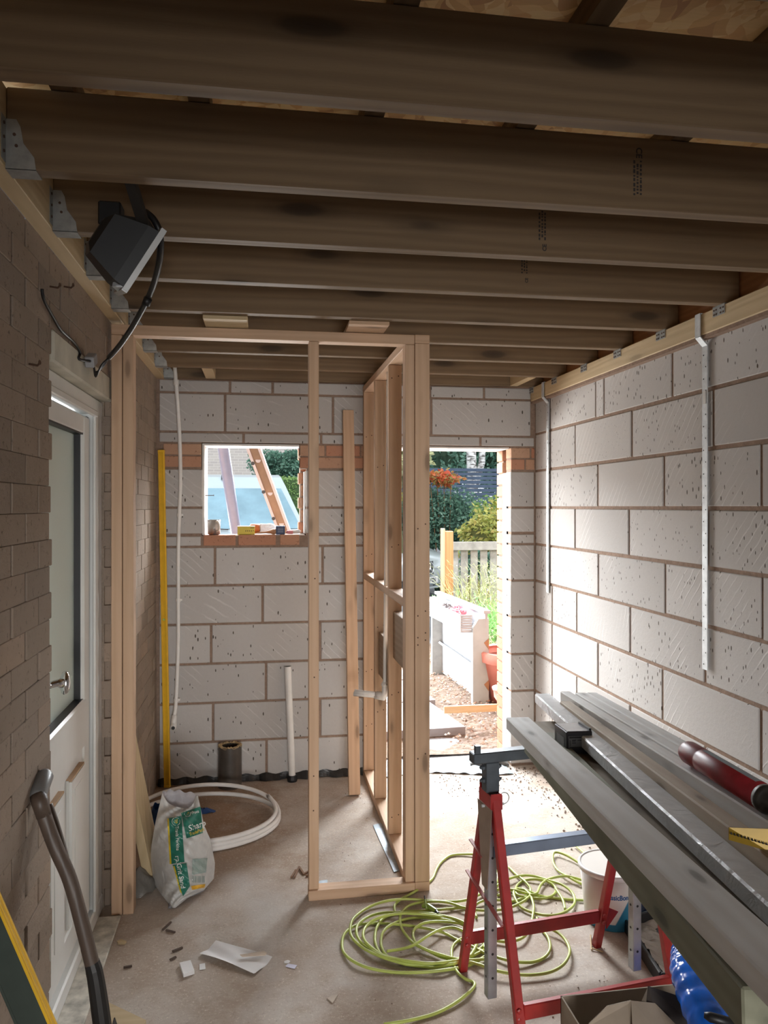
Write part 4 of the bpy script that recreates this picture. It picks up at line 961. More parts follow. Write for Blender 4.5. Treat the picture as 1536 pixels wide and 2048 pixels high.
for i, st in enumerate(HX):
    pts = [onz(660 + .3255 * x, 1640 + .3255 * y, .006 + .0035 * (i % 5) + .004 * math.sin(k * 1.7 + i)) for k, (x, y) in enumerate(st)]
    for p in pts: p.z = max(p.z, .0058)
    b.tube(smooth_path(pts, 7), .0052, 8)
b.build('hose_run', plain('lime_green_hose', (.48, .56, .13), .4, 0, .12, 9), t, True)
b = PM(t); p = onz(856, 1812, .02); q = onz(872, 1822, .02); b.tube([onz(845, 1812, .015), p, q], [.008, .011, .009], 10); b.tube([onz(850, 1800, .03), onz(853, 1818, .02)], .004, 8); b.build('hose_connector', plain('olive_connector', (.22, .30, .05), .4), t)
b = PM(t); b.tube([q, onz(876, 1828, .018)], .0075, 10); b.tube([onz(849, 1792, .035), onz(850, 1800, .03)], .003, 8); b.build('connector_tip', BLACK, t)

# ------------------------------------------------------------------ trestles
def bolt(b, p, ax=(0, -1, 0), r=.008): b.lathe(p, [(r, 0), (r, .004), (r * .5, .006)], 6, ax)
def make_trestle(org, lab):
    t = root('adjustable_trestle', org, lab, 'trestle', 'red trestles'); T = Matrix.Translation(Vector(org)) @ Matrix.Rotation(R(7), 4, 'Z')
    # local: x along the beam, feet at y = +-.235
    LN = .52
    def P_(): b = PM(t); b.xf = T; return b
    for x in (0.0, LN):
        for s in (1, -1):
            b = P_(); b.bar((x, s * .235, 0), (x, s * .030, .69), .026, .028, up=(1, 0, 0), ch=.003); bolt(b, (x - .004, s * .195 - .014, .14)); bolt(b, (x - .004, s * .195 - .014, .115)); b.build('leg', RED, t)
        b = P_(); b.box((x - .018, -.045, .655), (x + .018, -.041, .705)); b.box((x - .018, .041, .655), (x + .018, .045, .72)); b.box((x - .020, -.045, .655), (x - .017, .045, .70)); b.box((x + .017, -.045, .655), (x + .020, .045, .70)); b.build('leg_collar', RED, t)
        b = P_(); b.box((x - .0155, -.0155, .055), (x + .0155, .0155, .80), .002)
        b.mat(1)
        for k in range(9): b.lathe((x - .0158, 0, .12 + k * .075), [(.0042, 0), (.0042, .0006)], 8, (-1, 0, 0)); b.lathe((x, -.0158, .12 + k * .075), [(.0042, 0), (.0042, .0006)], 8, (0, -1, 0))
        b.build('telescopic_post', [plain('scuffed_galvanised_tube', (.36, .37, .39), .4, .6, .25, 10), BLACK], t)
        b = P_(); b.prism([(x - .021, -.055, .66), (x - .021, .055, .66), (x - .021, .02, .40), (x - .021, -.02, .40)], (.002, 0, 0)); b.build('guide_plate', plain('brown_steel_plate', (.33, .25, .20), .4, .6), t)
        b = P_(); b.bar((x - .018, .150, .385), (x - .018, -.128, .345), .012, .004, up=(0, 0, 1)); b.build('side_brace', plain('rusty_red_flat', (.30, .06, .05), .5), t); b = P_(); b.bar((x - .018, .12, .50), (x - .018, .02, .485), .012, .004, up=(0, 0, 1)); b.build('short_brace', plain('rusty_red_flat', (.30, .06, .05), .5), t)
        b = P_(); b.tube([(x - .03, 0, .655), (x + .045, 0, .655)], .0045, 10); b.tube([Vector((x + .045 + .018 * math.sin(a), 0, .672 - .018 * math.cos(a))) for a in [k * .35 for k in range(16)]], .0018, 6); b.build('locking_pin', STEEL, t)
    for s, z in ((1, .13), (-1, .13)):
        b = P_(); b.box((.012, s * .20 - .010, z - .022), (LN - .012, s * .20 + .010, z + .022), .003); b.build('cross_rail', RED, t)
        b = P_(); b.prism([(LN + .012, s * .2 - .012, z + .035), (LN + .06, s * .2 - .012, z + .01), (LN + .012, s * .2 - .012, z - .045)], (0, .004, 0)); b.build('corner_gusset', RED, t)
    b = P_(); b.box((.0, -.018, .495), (LN, .018, .532), .003); b.build('middle_rail', plain('blue_grey_rail', (.22, .27, .36), .35, .5, .3, 5), t)
    b = P_(); b.box((-.065, -.02, .793), (LN + .05, .02, .826), .003); b.box((-.058, -.021, .826), (-.042, -.005, .850)); b.build('head_beam', DSTEEL, t)
    for x in (0, LN):
        b = P_(); b.box((x - .022, -.019, .70), (x + .022, .019, .793), .002)
        for s in (-1, 1):
            for z in (.735, .775): b.lathe((x + s * .022, 0, z), [(.009, 0), (.009, .008), (.005, .008), (.005, .014)], 6, (s, 0, 0))
        b.build('head_bracket', DSTEEL, t)
    return t
make_trestle((.712, 2.335, 0), 'red adjustable trestle with grey telescopic posts carrying the far end of the planks')
make_trestle((.62, .20, 0), 'red adjustable trestle carrying the near end of the planks')

# ------------------------------------------------------------------ plank stack (frame: s away, t right, h up)
PO = Vector((.8288, 2.3183, .8271)); PD = Vector((.1036, .99268, -.0621)).normalized(); PL = Vector((.9946, -.1038, 0)).normalized(); PN = PL.cross(PD).normalized()
PM4 = Matrix((PL, PD, PN)).transposed().to_4x4(); PM4.translation = PO      # local x=t, y=s, z=h
def plank(x0, x1, s0, s1, h0, h1, mat, lab, rot=0.0, name='timber_plank', tw=0.0):
    o = MB().box((0, 0, 0), (x1 - x0, s1 - s0, h1 - h0), .003).build(name, mat)
    M = Matrix.Translation((x0, s0, h0)) @ Matrix.Rotation(rot, 4, 'Z') @ Matrix.Rotation(tw, 4, 'Y')
    o.matrix_world = PM4 @ M; return tag(o, lab, 'timber', 'planks on the trestles')
plank(-.066, .008, -2.35, .012, .062, .100, grey('y'), 'weathered grey plank lying topmost at the left edge, left of the dark box')
plank(-.073, .027, -1.44, -.03, .0, .0615, greenish('y'), 'thick green treated timber beneath the left plank, sawn end lower right', -.038)
plank(-.02, .04, -2.35, -1.75, .0, .0615, greenish('y'), 'short green timber supporting the near end of the left plank')
plank(.034, .152, -2.35, .20, .0, .045, dusty('y'), 'wide dusty brown board lying low between the planks, carrying the dark box')
J = [(.166, .204, .112, 'grey topped joist with a big brown rough sawn side, right of the wrapped plank'), (.2075, .244, .117, 'pale plank on edge second from the wall side group, dark strip along its left'),
     (.245, .283, .122, 'pale plank on edge, second nearest the block wall'), (.285, .322, .122, 'pale plank on edge nearest the block wall')]
for k, (x0, x1, h, lab) in enumerate(J):
    plank(x0 - (.071 if k == 0 else 0), x1 - (.071 if k == 0 else 0), -2.3 + .05 * k, (.20, .36, .30, .30)[k], .0, h, wood('grey_top_joist_', 'y', (.66, .58, .48), (.46, .34, .24), .8, .7, .75, (.85, .82, .78), 2.2) if k == 0 else grey('y'), lab, -.026 if k == 0 else 0)
FILM = m_plastic_film('wrapped_plank_film', (.88, .90, .93), .3, .1)
o = MB().box((0, 0, 0), (.056, 1.70, .036), .004).build('wrapped_plank', [FILM]); o.matrix_world = PM4 @ (Matrix.Translation((.060, -1.31, .047)) @ Matrix.Rotation(-.036, 4, 'Z') @ Matrix.Rotation(.013, 4, 'X'))
tag(o, 'plank wrapped in crinkled clear film lying slantwise right of the dark box', 'timber', 'planks on the trestles')
# dark box
def PP(t_, s, h): return PM4 @ Vector((t_, s, h))
c0 = PP(.055, -.235, .046); BM = Matrix.Translation(c0) @ Matrix.Rotation(R(-4), 4, 'Z') @ Matrix.Rotation(R(-3.4), 4, 'X')
t = root('fixings_box', c0, 'small black fixings box with a grey label standing on the dusty board', 'box')
b = PM(t); b.xf = BM; b.box((0, 0, 0), (.076, .11, .062), .0015); b.build('box_body', plain('black_card', (.02, .018, .024), .35), t)
b = PM(t); b.xf = BM; b.box((.004, .003, .0622), (.070, .106, .0632)); b.build('lid_flap', plain('shiny_grey_lid', (.20, .21, .24), .2), t)
b = PM(t); b.xf = BM; b.box((.070, .01, .056), (.077, .10, .068)); b.build('torn_flap', BLACK, t)
b = PM(t); b.xf = BM; b.box((.006, -.0008, .017), (.068, -.0003, .050)); b.box((-.0008, .02, .012), (-.0003, .085, .042)); b.build('paper_label', plain('grey_label', (.17, .17, .175), .6), t)
b = PM(t); b.xf = BM
for z0, z1, x0, x1 in ((.044, .049, .008, .066), (.038, .040, .016, .028), (.035, .037, .016, .026), (.0375, .0395, .032, .054), (.024, .033, .044, .063), (.0175, .020, .008, .066), (.030, .032, .016, .027), (.022, .039, .0095, .011)): b.box((x0, -.0012, z0), (x1, -.0009, z1))
b.build('label_print', BLACK, t)
# red canister
t = root('gas_canister', PP(.24, -.8, .14), 'dusty dark red metal canister lying on the planks by the wall', 'canister')
ca = PP(.235, -.615, .147); cz = PP(.225, -.98, .147); ax = (cz - ca).normalized(); L = (cz - ca).length
b = PM(t); b.lathe(ca, [(.004, -.002), (.018, 0), (.0245, .006), (.0265, .016), (.0265, .085), (.0255, .088), (.0265, .091), (.0265, L - .01)], 28, ax); b.build('canister_body', plain('dark_red_enamel', (.26, .018, .025), .4, 0, .3, 25), t, True)
b = PM(t); b.lathe(ca, [(.0268, L - .012), (.0275, L), (.022, L + .006), (.014, L + .008), (.012, L + .03), (.010, L + .032)], 28, ax); b.build('canister_cap', plain('dark_collar', (.07, .065, .06), .35, .6), t, True)
u_ = Vector((0, 0, 1)); sd = ax.cross(u_).normalized(); up2 = sd.cross(ax)
def can_patch(b, l0, l1, a0, a1, r_=.0268):
    b.grid(lambda i, j: ca + ax * (l0 + (l1 - l0) * i) + (sd * math.cos(a0 + (a1 - a0) * j) + up2 * math.sin(a0 + (a1 - a0) * j)) * r_, 8, 6)
b = PM(t)
can_patch(b, .10, L - .03, R(70), R(105)) if sd.x > 0 else can_patch(b, .10, L - .03, R(75), R(110)); b.build('blue_grey_stripe', plain('blue_grey_ink', (.20, .24, .28), .4), t, True)
b = PM(t); can_patch(b, .022, .075, R(150), R(172)); can_patch(b, .15, .18, R(150), R(166)); b.build('worn_label', plain('worn_pink_label', (.40, .22, .20), .6), t, True)
# hand saw
t = root('hand_saw', ond(1500, 1670, 1.32), 'amber coated saw blade with dark teeth lying over the planks at the right edge', 'saw')
q = [ond(1458, 1655, 1.33), ond(1536, 1658, 1.32), ond(1700, 1664, 1.30), ond(1700, 1760, 1.28), ond(1536, 1702, 1.31), ond(1458, 1680, 1.33)]
b = PM(t); b.prism(q, (0, .0015, 0)); b.build('saw_blade', plain('amber_coating', (.36, .22, .02), .3, .2, .25, 12), t)
b = PM(t)
for k in range(34):
    f = k / 34; f2 = (k + .6) / 34; a = ond(1460 + 240 * f, 1668 + 72 * f, 1.325 - .05 * f) ; c = ond(1460 + 240 * f2, 1668 + 72 * f2, 1.325 - .05 * f); m = (a + c) / 2 + Vector((0, 0, .005)); b.add([a, c, m, a + Vector((0, -.001, 0)), c + Vector((0, -.001, 0)), m + Vector((0, -.001, 0))], [(0, 1, 2), (3, 4, 5), (0, 1, 4, 3), (1, 2, 5, 4), (2, 0, 3, 5)])
b.build('saw_teeth', BLACK, t)
hx = ond(1700, 1700, 1.29); b = PM(t); b.tube(smooth_path([hx + Vector((0, 0, .04)), hx + Vector((.06, 0, .045)), hx + Vector((.11, 0, .0)), hx + Vector((.09, 0, -.06)), hx + Vector((.0, 0, -.03))], 6), .013, 10); b.build('saw_handle', BLACK, t, True)

# ------------------------------------------------------------------ bucket, cans, tray, box, blue sack
bc = onz(1222, 1838); t = root('adhesive_bucket', bc, 'white plastic bucket with blue wave label and grey lid under the planks', 'bucket')
HB = .215; r0, r1 = .098, .118
tb = NT('bucket_print'); sx = tb.n('ShaderNodeSeparateXYZ'); tb.l(tb.coord(), sx.inputs[0])
wave = tb.math('SUBTRACT', tb.math('SUBTRACT', tb.math('MULTIPLY', sx.outputs[0], .906), tb.math('MULTIPLY', sx.outputs[1], .42)), tb.math('ADD', tb.math('MULTIPLY', sx.outputs[2], .5), -.002))
low = tb.math('SUBTRACT', .030, sx.outputs[2]); msk = tb.ramp(tb.math('MAXIMUM', tb.math('MULTIPLY', wave, 14), tb.math('MULTIPLY', low, 60)), [(.0, (0, 0, 0)), (.06, (1, 1, 1))])
tb.col(tb.mix(msk, (.72, .68, .63), (.03, .20, .33))); tb.b.inputs['Roughness'].default_value = .35
b = PM(t); b.lathe(bc, [(r0 - .004, 0), (r0, .004), (r1, HB), (r1 - .004, HB)], 48); b.build('bucket_body', tb.m, t, True)
b = PM(t); b.lathe(bc, [(r1 + .001, HB - .018), (r1 + .006, HB - .014), (r1 + .007, HB - .003), (r1 + .003, HB + .003), (r1 - .004, HB + .002), (r1 - .006, HB - .005)], 48, caps=False); b.build('bucket_rim', plain('white_lid_rim', (.74, .72, .70), .4), t, True)
b = PM(t); b.lathe(bc, [(r1 - .004, HB - .008), (r1 - .004, HB - .005)], 48); b.build('bucket_lid', plain('pale_blue_grey_lid', (.58, .66, .70), .4), t)
b = PM(t); vs, fs = text_mesh('ClassicBond', .027, .0008)
def onbk(x, z):
    rr_ = r0 + (r1 - r0) * z / HB + .0012; a = -math.pi / 2 - R(25) + x / rr_; return bc + Vector((rr_ * math.cos(a), rr_ * math.sin(a), z))
b.add([onbk(v.x * .8 - .030, .128 + v.y) for v in vs], fs); b.build('bucket_lettering', plain('blue_letters', (.03, .14, .36), .4), t)
# small cans behind
for (x, y, r_, h, m, lab) in ((1.50, 2.86, .05, .11, plain('rusty_can', (.30, .16, .10), .6), 'open rusty paint can beside the bucket'), (1.575, 2.98, .045, .13, RED, 'small red tin behind the rusty can')):
    t = root('paint_can', (x, y, 0), lab, 'can'); b = PM(t); b.lathe((x, y, 0), [(r_, 0), (r_, h), (r_ + .003, h + .003), (r_ - .003, h + .003), (r_ - .004, h - .02), (0, h - .02)], 24, caps=False); b.build('can_body', plain('dark_blue_tin', (.03, .05, .12), .4), t, True)
    b = PM(t); b.lathe((x, y, 0), [(r_ - .004, h - .03), (r_ - .004, h - .018)], 24); b.build('can_contents', m, t)
tr = [onz(1250, 1862), onz(1322, 1975), Vector((1.66, 2.26, 0)), Vector((1.655, 2.80, 0))]
t = root('black_tray', (1.48, 2.5, 0), 'black plastic tray lined with clear film on the floor under the planks', 'tray')
b = PM(t)
for p, q in zip(tr, tr[1:] + tr[:1]): b.bar(p + Vector((0, 0, .025)), q + Vector((0, 0, .025)), .012, .05, ch=.003)
b.prism([p + Vector((0, 0, .001)) for p in tr], (0, 0, .006)); b.build('tray_body', BLACK, t)
b = PM(t)
def trf(s, u): 
    p = (tr[0] * (1 - s) + tr[1] * s) * (1 - u) + (tr[3] * (1 - s) + tr[2] * s) * u
    return p + Vector((.012, 0, .012 + .030 * (2 * u - 1) ** 4 + .010 * noise.noise(Vector((s * 9, u * 7, 1))) + .006 * noise.noise(Vector((s * 30, u * 12, 4)))))
b.grid(trf, 50, 30); b.build('film_liner', m_plastic_film('clear_brown_film', (.46, .38, .31), .12, .15), t, True)
a = onz(1305, 1945); c = onz(1326, 1985); b = MB(a); b.bar(a + Vector((.0, -.0, .008)), c + Vector((0, 0, .008)), .012, .012); tag(b.build('thin_batten', pale('y')), 'thin grey batten lying along the black tray', 'batten')
for p, q, lab in (((1181, 1873), (1183, 1902), 'pale straw standing up beside the red trestle foot'), ((1184, 1900), (1206, 1906), 'pale straw lying beside the red trestle foot')):
    a, c = onz(*p), onz(*q); b = MB(a); b.tube([a + Vector((0, 0, .006)), c + Vector((0, 0, .004))], .0025, 6); tag(b.build('straw_stick', pale('x')), lab, 'stick')
# cardboard box, with open flaps
CARD = plain('brown_cardboard', (.36, .29, .22), .8, 0, .12, 9, .1); CARDI = plain('dark_box_inside', (.05, .04, .035), .9)
t = root('cardboard_box', (1.0, 1.95, 0), 'open brown cardboard box with raised flaps at the bottom right corner of the photo', 'box')
b = PM(t); bx = (.80, 1.72, 1.16, 1.98); Hb = .27
for p, q in (((.80, 1.72, 0), (.804, 1.98, Hb)), ((1.156, 1.72, 0), (1.16, 1.98, Hb)), ((.80, 1.72, 0), (1.16, 1.724, Hb)), ((.80, 1.976, 0), (1.16, 1.98, Hb)), ((.80, 1.72, 0), (1.16, 1.98, .004))): b.box(p, q)
b.build('box_body', CARD, t)
def flap(pts, m): 
    P_ = [ond(*p) for p in pts]; n = (P_[1] - P_[0]).cross(P_[2] - P_[0]).normalized() * .003; b = PM(t); b.prism(P_, n); b.build('box_flap', m, t)
flap([(1180, 2100, 1.92), (1178, 2048, 1.93), (1215, 2012, 1.94), (1262, 2001, 1.95), (1270, 2100, 1.88)], CARD)
flap([(1262, 2001, 1.95), (1310, 2006, 1.95), (1355, 2052, 1.90), (1360, 2110, 1.86), (1268, 2110, 1.86)], CARD)
flap([(1297, 1972, 1.97), (1358, 1992, 1.99), (1400, 2060, 1.95), (1405, 2120, 1.9), (1330, 2100, 1.9), (1294, 2003, 1.96)], CARDI)
flap([(1283, 2002, 2.0), (1296, 1973, 1.98), (1297, 2004, 1.975)], plain('white_card_edge', (.70, .68, .64), .7))
BS = plain('glossy_blue_sheet', (.01, .13, .62), .16, 0, .35, 14, .25)
t = root('blue_sheet_roll', ond(1380, 1980, 1.85), 'glossy bright blue plastic roll sticking up beside the cardboard box', 'plastic sheet')
b = PM(t); rp = [(1360, 1897, 2.03, .020), (1366, 1915, 2.0, .030), (1374, 1945, 1.95, .040), (1392, 1990, 1.88, .045), (1420, 2050, 1.80, .050), (1445, 2110, 1.75, .05)]
cpts = smooth_path([ond(u, v, d) for u, v, d, r_ in rp], 6); rs = []
for i in range(len(rp) - 1):
    for k in range(6): rs.append(rp[i][3] + (rp[i + 1][3] - rp[i][3]) * k / 6 + .0025 * math.sin((i * 6 + k) * 1.9))
rs.append(rp[-1][3]); b.tube(cpts, rs, 20); b.build('sheet_roll', BS, t, True)
b = PM(t); b.tube([ond(1408, 2030, 1.74), ond(1420, 2034, 1.735), ond(1470, 2048, 1.72)], [.006, .011, .011], 10); b.build('roll_core', BLACK, t, True)
b = MB(ond(1320, 1960, 2.1)); c = onz(1335, 1975)
b.grid(lambda u, v: Vector((c.x - .06 + .22 * u, c.y + .02 - .16 * v, .006 + .055 * math.sin(math.pi * u) * math.sin(math.pi * min(1, v + .1)) + .008 * math.sin(u * 13 + v * 17))), 24, 16)
tag(b.build('blue_film_heap', BS, smooth=True), 'crumpled bright blue plastic film on the floor behind the trestle rail', 'plastic sheet')
c = onz(1180, 2048, .02); b = MB(c); b.box(c + Vector((-.02, -.06, -.018)), c + Vector((.05, .02, -.008)), .002); tag(b.build('magazine', plain('pale_blue_print', (.55, .63, .70), .4)), 'pale blue printed packet on the floor under the near red rail', 'packet')
# ================================================================== OUTSIDE
b = MB(); b.box((-14, 4.67, -.14), (16, 34, -.02)); struct(b.build('ground', plain('grey_driveway', (.30, .30, .31), .9, 0, .3, 60, .4)))
def soil():
    t = NT('leaf_litter_soil'); v = t.coord(); f = t.noise(v, 30, 5, .8); g = t.noise(v, 4, 3)
    c = t.ramp(f, [(.3, (.11, .07, .045)), (.45, (.20, .14, .10)), (.6, (.29, .22, .18)), (.72, (.36, .32, .29))]); t.col(c); t.b.inputs['Roughness'].default_value = 1; t.bump(f, 1, .02); return t.m
SOIL = soil()
b = MB()
def sg(u, v): 
    x = -1.2 + u * 4.4; y = 4.84 + v * 3.8; return Vector((x, y, -.012 + .02 * noise.noise(Vector((x * 3, y * 3, 0))) + (.03 if x > 1.45 else 0) * min(1, (x - 1.4) * 4)))
b.grid(sg, 60, 60); b2 = b.build('bare_soil', SOIL, smooth=True); struct(b2)
PAV = plain('grey_paving_stone', (.27, .265, .275), .85, 0, .12, 6, .3)
cnr = [onz(856, 1452, .03), onz(935, 1448, .03), onz(950, 1440, .03)]
def pav(pts, lab): 
    b = MB(pts[0]); b.prism([Vector((x, y, -.01)) for x, y in pts2(pts)], (0, 0, .04)); tag(b.build('paving_slab', PAV), lab, 'paving slab', 'paving slabs outside')
def pts2(p): return [(q[0], q[1]) for q in p]
for i, (y0, y1, x0, x1, lab) in enumerate(((5.22, 5.98, .55, 1.42, 'large paving slab nearest the doorway, with a raised front edge'), (5.99, 6.75, .60, 1.38, 'middle grey paving slab on the garden path'), (6.76, 7.52, .65, 1.36, 'far grey paving slab near the grey planter post'))):
    b = MB((x0, y0, 0)); b.prism([(x0, y0, -.015), (x1, y0 + .04, -.015), (x1 - .10 + .01 * i, y1, -.015), (x0, y1, -.015)], (0, 0, .055)); tag(b.build('paving_slab', PAV), lab, 'paving slab', 'paving slabs outside')
b = MB(); rr = random.Random(5)
for _ in range(1500):
    y = rr.uniform(4.9, 8.0); x = rr.uniform(1.25, 2.0) if rr.random() < .75 else rr.uniform(.5, 1.6)
    if x < 1.42 and y > 5.2: continue
    s = rr.uniform(.006, .022); stone(b, x, y, .01 + s * .4 + (.03 if x > 1.5 else 0), s, rr)
o = b.build('leaf_litter', m_leaf('leaf_litter_bits', [(.28, .14, .08), (.42, .28, .18), (.20, .11, .07), (.46, .40, .35), (.36, .20, .13)], .1)); tag(o, 'brown leaf litter, stones and rubble beside the garden path', 'leaf litter', kind='stuff')

# white planter wall: two posts, trough of ribbed boards, back panel
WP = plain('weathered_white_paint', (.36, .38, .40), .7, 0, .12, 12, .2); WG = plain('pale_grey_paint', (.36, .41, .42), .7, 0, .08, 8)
t = root('white_planter', (1.6, 6.4, 0), 'weathered white timber planter with ribbed trough on grey posts beside the garden path', 'planter')
def px_(y): return -.06 * (y - 5.9)          # the planter runs slightly away from the wall line
b = PM(t); b.prism([(1.655, 5.90, -.02), (1.785, 5.90, -.02), (1.785, 5.90, .70), (1.70, 5.90, .70), (1.655, 5.90, .62)], (0, .05, 0)); b.build('post', WG, t)
b = PM(t); b.prism([(1.585, 7.05, -.02), (1.70, 7.05, -.02), (1.70, 7.05, .62), (1.585, 7.05, .60)], (0, .05, 0)); b.build('post', plain('grey_green_paint', (.36, .38, .37), .8), t)
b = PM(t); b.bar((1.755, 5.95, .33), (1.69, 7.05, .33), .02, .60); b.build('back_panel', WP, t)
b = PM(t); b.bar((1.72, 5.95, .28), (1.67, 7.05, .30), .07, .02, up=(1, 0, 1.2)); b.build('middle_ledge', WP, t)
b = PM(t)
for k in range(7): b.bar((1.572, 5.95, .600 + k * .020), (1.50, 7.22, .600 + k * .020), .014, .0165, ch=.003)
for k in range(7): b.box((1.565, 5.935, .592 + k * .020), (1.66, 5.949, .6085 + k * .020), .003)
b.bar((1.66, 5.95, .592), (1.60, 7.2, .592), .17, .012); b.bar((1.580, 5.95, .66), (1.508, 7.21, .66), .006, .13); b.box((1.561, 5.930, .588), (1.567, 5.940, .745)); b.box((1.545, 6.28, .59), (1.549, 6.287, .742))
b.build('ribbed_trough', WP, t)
b = PM(t); b.bar((1.765, 5.90, .69), (1.69, 7.28, .69), .02, .12); b.bar((1.765, 5.88, .755), (1.69, 7.30, .755), .055, .025); b.build('upper_rail', WP, t)
b = PM(t)
for (y0, z0, s) in ((5.898, .50, .045), (5.898, .17, .045)): b.prism([(1.785, y0, z0 + s), (1.745, y0, z0 + .01), (1.785, y0, z0 - s)], (0, -.003, 0))
b.build('bare_wood_notch', plain('bare_brown_wood', (.32, .17, .09), .8), t)
def crump(name, c, s, m, lab, cat, seed):
    b = MB(c)
    def f(u, v):
        a = u * 2 * math.pi; th = v * math.pi * .55; r = s * (1 + .35 * noise.noise(Vector((math.cos(a) * 2 + seed, math.sin(a) * 2, v * 3))) + .15 * math.sin(a * 7 + v * 9))
        return Vector((c[0] + r * math.cos(a) * math.cos(th), c[1] + 1.5 * r * math.sin(a) * math.cos(th), c[2] + .9 * r * math.sin(th)))
    b.grid(f, 26, 8, True); return tag(b.build(name, m, smooth=False), lab, cat)
crump('net_bundle', (1.625, 6.25, .69), .065, plain('pink_netting', (.85, .22, .28), .6), 'crumpled pink netting lying in the white planter', 'netting', 3)
crump('grey_rag', (1.60, 6.55, .69), .05, plain('dark_rag', (.14, .13, .13), .8), 'dark crumpled rag in the white planter behind the pink netting', 'rag', 8)
crump('white_rag', (1.58, 6.95, .69), .065, plain('white_rag', (.60, .58, .55), .8), 'off white crumpled rag at the far end of the planter', 'rag', 14)
o = MB((1.3, 5.2, .05)).bar((1.285, 5.34, .145), (1.78, 5.30, .155), .02, .05).build('thin_batten', pale('x')); tag(o, 'thin timber batten lying level behind the outer brick jamb', 'batten')
PK = plain('batten_peg', (.3, .2, .12), .8); tag(MB((1.70, 5.30, 0)).box((1.69, 5.322, -.02), (1.715, 5.345, .17)).build('peg', PK), 'short wooden peg holding up the thin batten', 'peg')
# terracotta pot
TC = plain('terracotta', (.42, .14, .10), .7, 0, .1, 8)
t = root('terracotta_pot', (2.02, 5.95, 0), 'big terracotta coloured plant pot with rim behind the brick jamb', 'plant pot')
b = PM(t); b.lathe((2.02, 5.95, 0), [(.20, 0), (.27, .36), (.275, .37), (.25, .36), (.2, .3)], 32); b.build('pot_body', TC, t, True)
b = PM(t); b.lathe((2.02, 5.95, 0), [(.275, .35), (.295, .355), (.30, .43), (.285, .44), (.27, .43)], 32, caps=False); b.build('pot_rim', plain('terracotta_rim', (.55, .22, .17), .7), t, True)
t = root('pink_tub', (1.83, 5.62, .2), 'pale pink plastic tub lip poking out beside the brick jamb', 'tub')
b = PM(t); b.lathe((1.74, 5.33, .17), [(.05, .0), (.085, .05), (.09, .10), (.095, .10), (.1, .12), (.08, .12)], 24); b.build('tub_body', plain('pale_pink_plastic', (.72, .44, .38), .5), t, True)

# ---------- foliage helpers
def leaves(b, n, fn, size, rr, asp=1.9, droop=.3):
    for _ in range(n):
        p = fn(rr); s = size * rr.uniform(.6, 1.3)
        d = Vector((rr.gauss(0, 1), rr.gauss(0, 1), rr.gauss(-droop, .7))).normalized(); x = d.cross(Vector((rr.gauss(0, 1), rr.gauss(0, 1), rr.gauss(0, 1)))).normalized(); 
        p = Vector(p); a = p; c = p + d * s * asp; m = p + d * s * asp * .5
        b.add([a, m + x * s * .5, c, m - x * s * .5], [(0, 1, 2, 3)])
def blob(cx, cy, cz, rx, ry, rz, sd):
    def f(rr):
        while True:
            v = Vector((rr.gauss(0, 1), rr.gauss(0, 1), rr.gauss(0, 1))).normalized()
            k = .78 + .3 * noise.noise(v * 2.3 + Vector((sd, 0, 0))) * 1.5; q = rr.uniform(.75, 1.02) * k
            if v.y < .5: return (cx + v.x * rx * q, cy + v.y * ry * q, cz + v.z * rz * q)
    return f
def shrub(name, loc, rad, n, size, cols, lab, cat='shrub', group=None, core=(.05, .09, .03), seed=1, tr=.35, asp=1.9, stem=True):
    rr = random.Random(seed); t = root(name, (loc[0], loc[1], 0), lab, cat, group)
    b = PM(t); leaves(b, n, blob(loc[0], loc[1], loc[2], rad[0], rad[1], rad[2], seed), size, rr, asp); b.build('foliage', m_leaf(name + '_leaf_%d' % seed, cols, tr), t)
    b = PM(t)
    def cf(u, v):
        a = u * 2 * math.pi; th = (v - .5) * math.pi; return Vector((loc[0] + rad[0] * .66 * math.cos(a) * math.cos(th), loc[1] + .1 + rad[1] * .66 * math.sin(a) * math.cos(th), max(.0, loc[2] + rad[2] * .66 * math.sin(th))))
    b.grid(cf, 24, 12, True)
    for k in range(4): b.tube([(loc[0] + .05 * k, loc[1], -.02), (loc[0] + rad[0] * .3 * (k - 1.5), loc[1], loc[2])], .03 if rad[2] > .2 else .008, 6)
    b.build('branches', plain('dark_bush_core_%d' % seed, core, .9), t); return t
G1 = [(.13, .26, .08), (.22, .38, .12), (.30, .46, .16), (.10, .20, .08)]; G2 = [(.10, .24, .17), (.18, .34, .25), (.07, .17, .12), (.26, .42, .33)]
GY = [(.60, .58, .14), (.48, .52, .14), (.72, .66, .24), (.34, .44, .12), (.75, .60, .20)]; GR = [(.62, .10, .06), (.75, .20, .08), (.5, .3, .1)]
# shrubs and trees seen through the doorway
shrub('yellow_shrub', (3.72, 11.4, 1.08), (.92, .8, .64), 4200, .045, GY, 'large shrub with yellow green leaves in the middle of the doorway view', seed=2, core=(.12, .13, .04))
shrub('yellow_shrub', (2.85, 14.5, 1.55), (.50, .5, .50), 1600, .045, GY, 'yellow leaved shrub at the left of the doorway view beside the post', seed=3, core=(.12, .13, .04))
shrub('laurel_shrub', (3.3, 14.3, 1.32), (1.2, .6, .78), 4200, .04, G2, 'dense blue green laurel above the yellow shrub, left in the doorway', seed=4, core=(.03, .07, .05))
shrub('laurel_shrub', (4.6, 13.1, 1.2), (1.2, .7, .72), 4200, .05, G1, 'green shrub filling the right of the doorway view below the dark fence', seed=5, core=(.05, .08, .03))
shrub('low_shrub', (2.95, 10.1, .72), (.35, .35, .36), 1700, .035, G2, 'dark green low bush beside the silver car', seed=6, core=(.03, .06, .04))
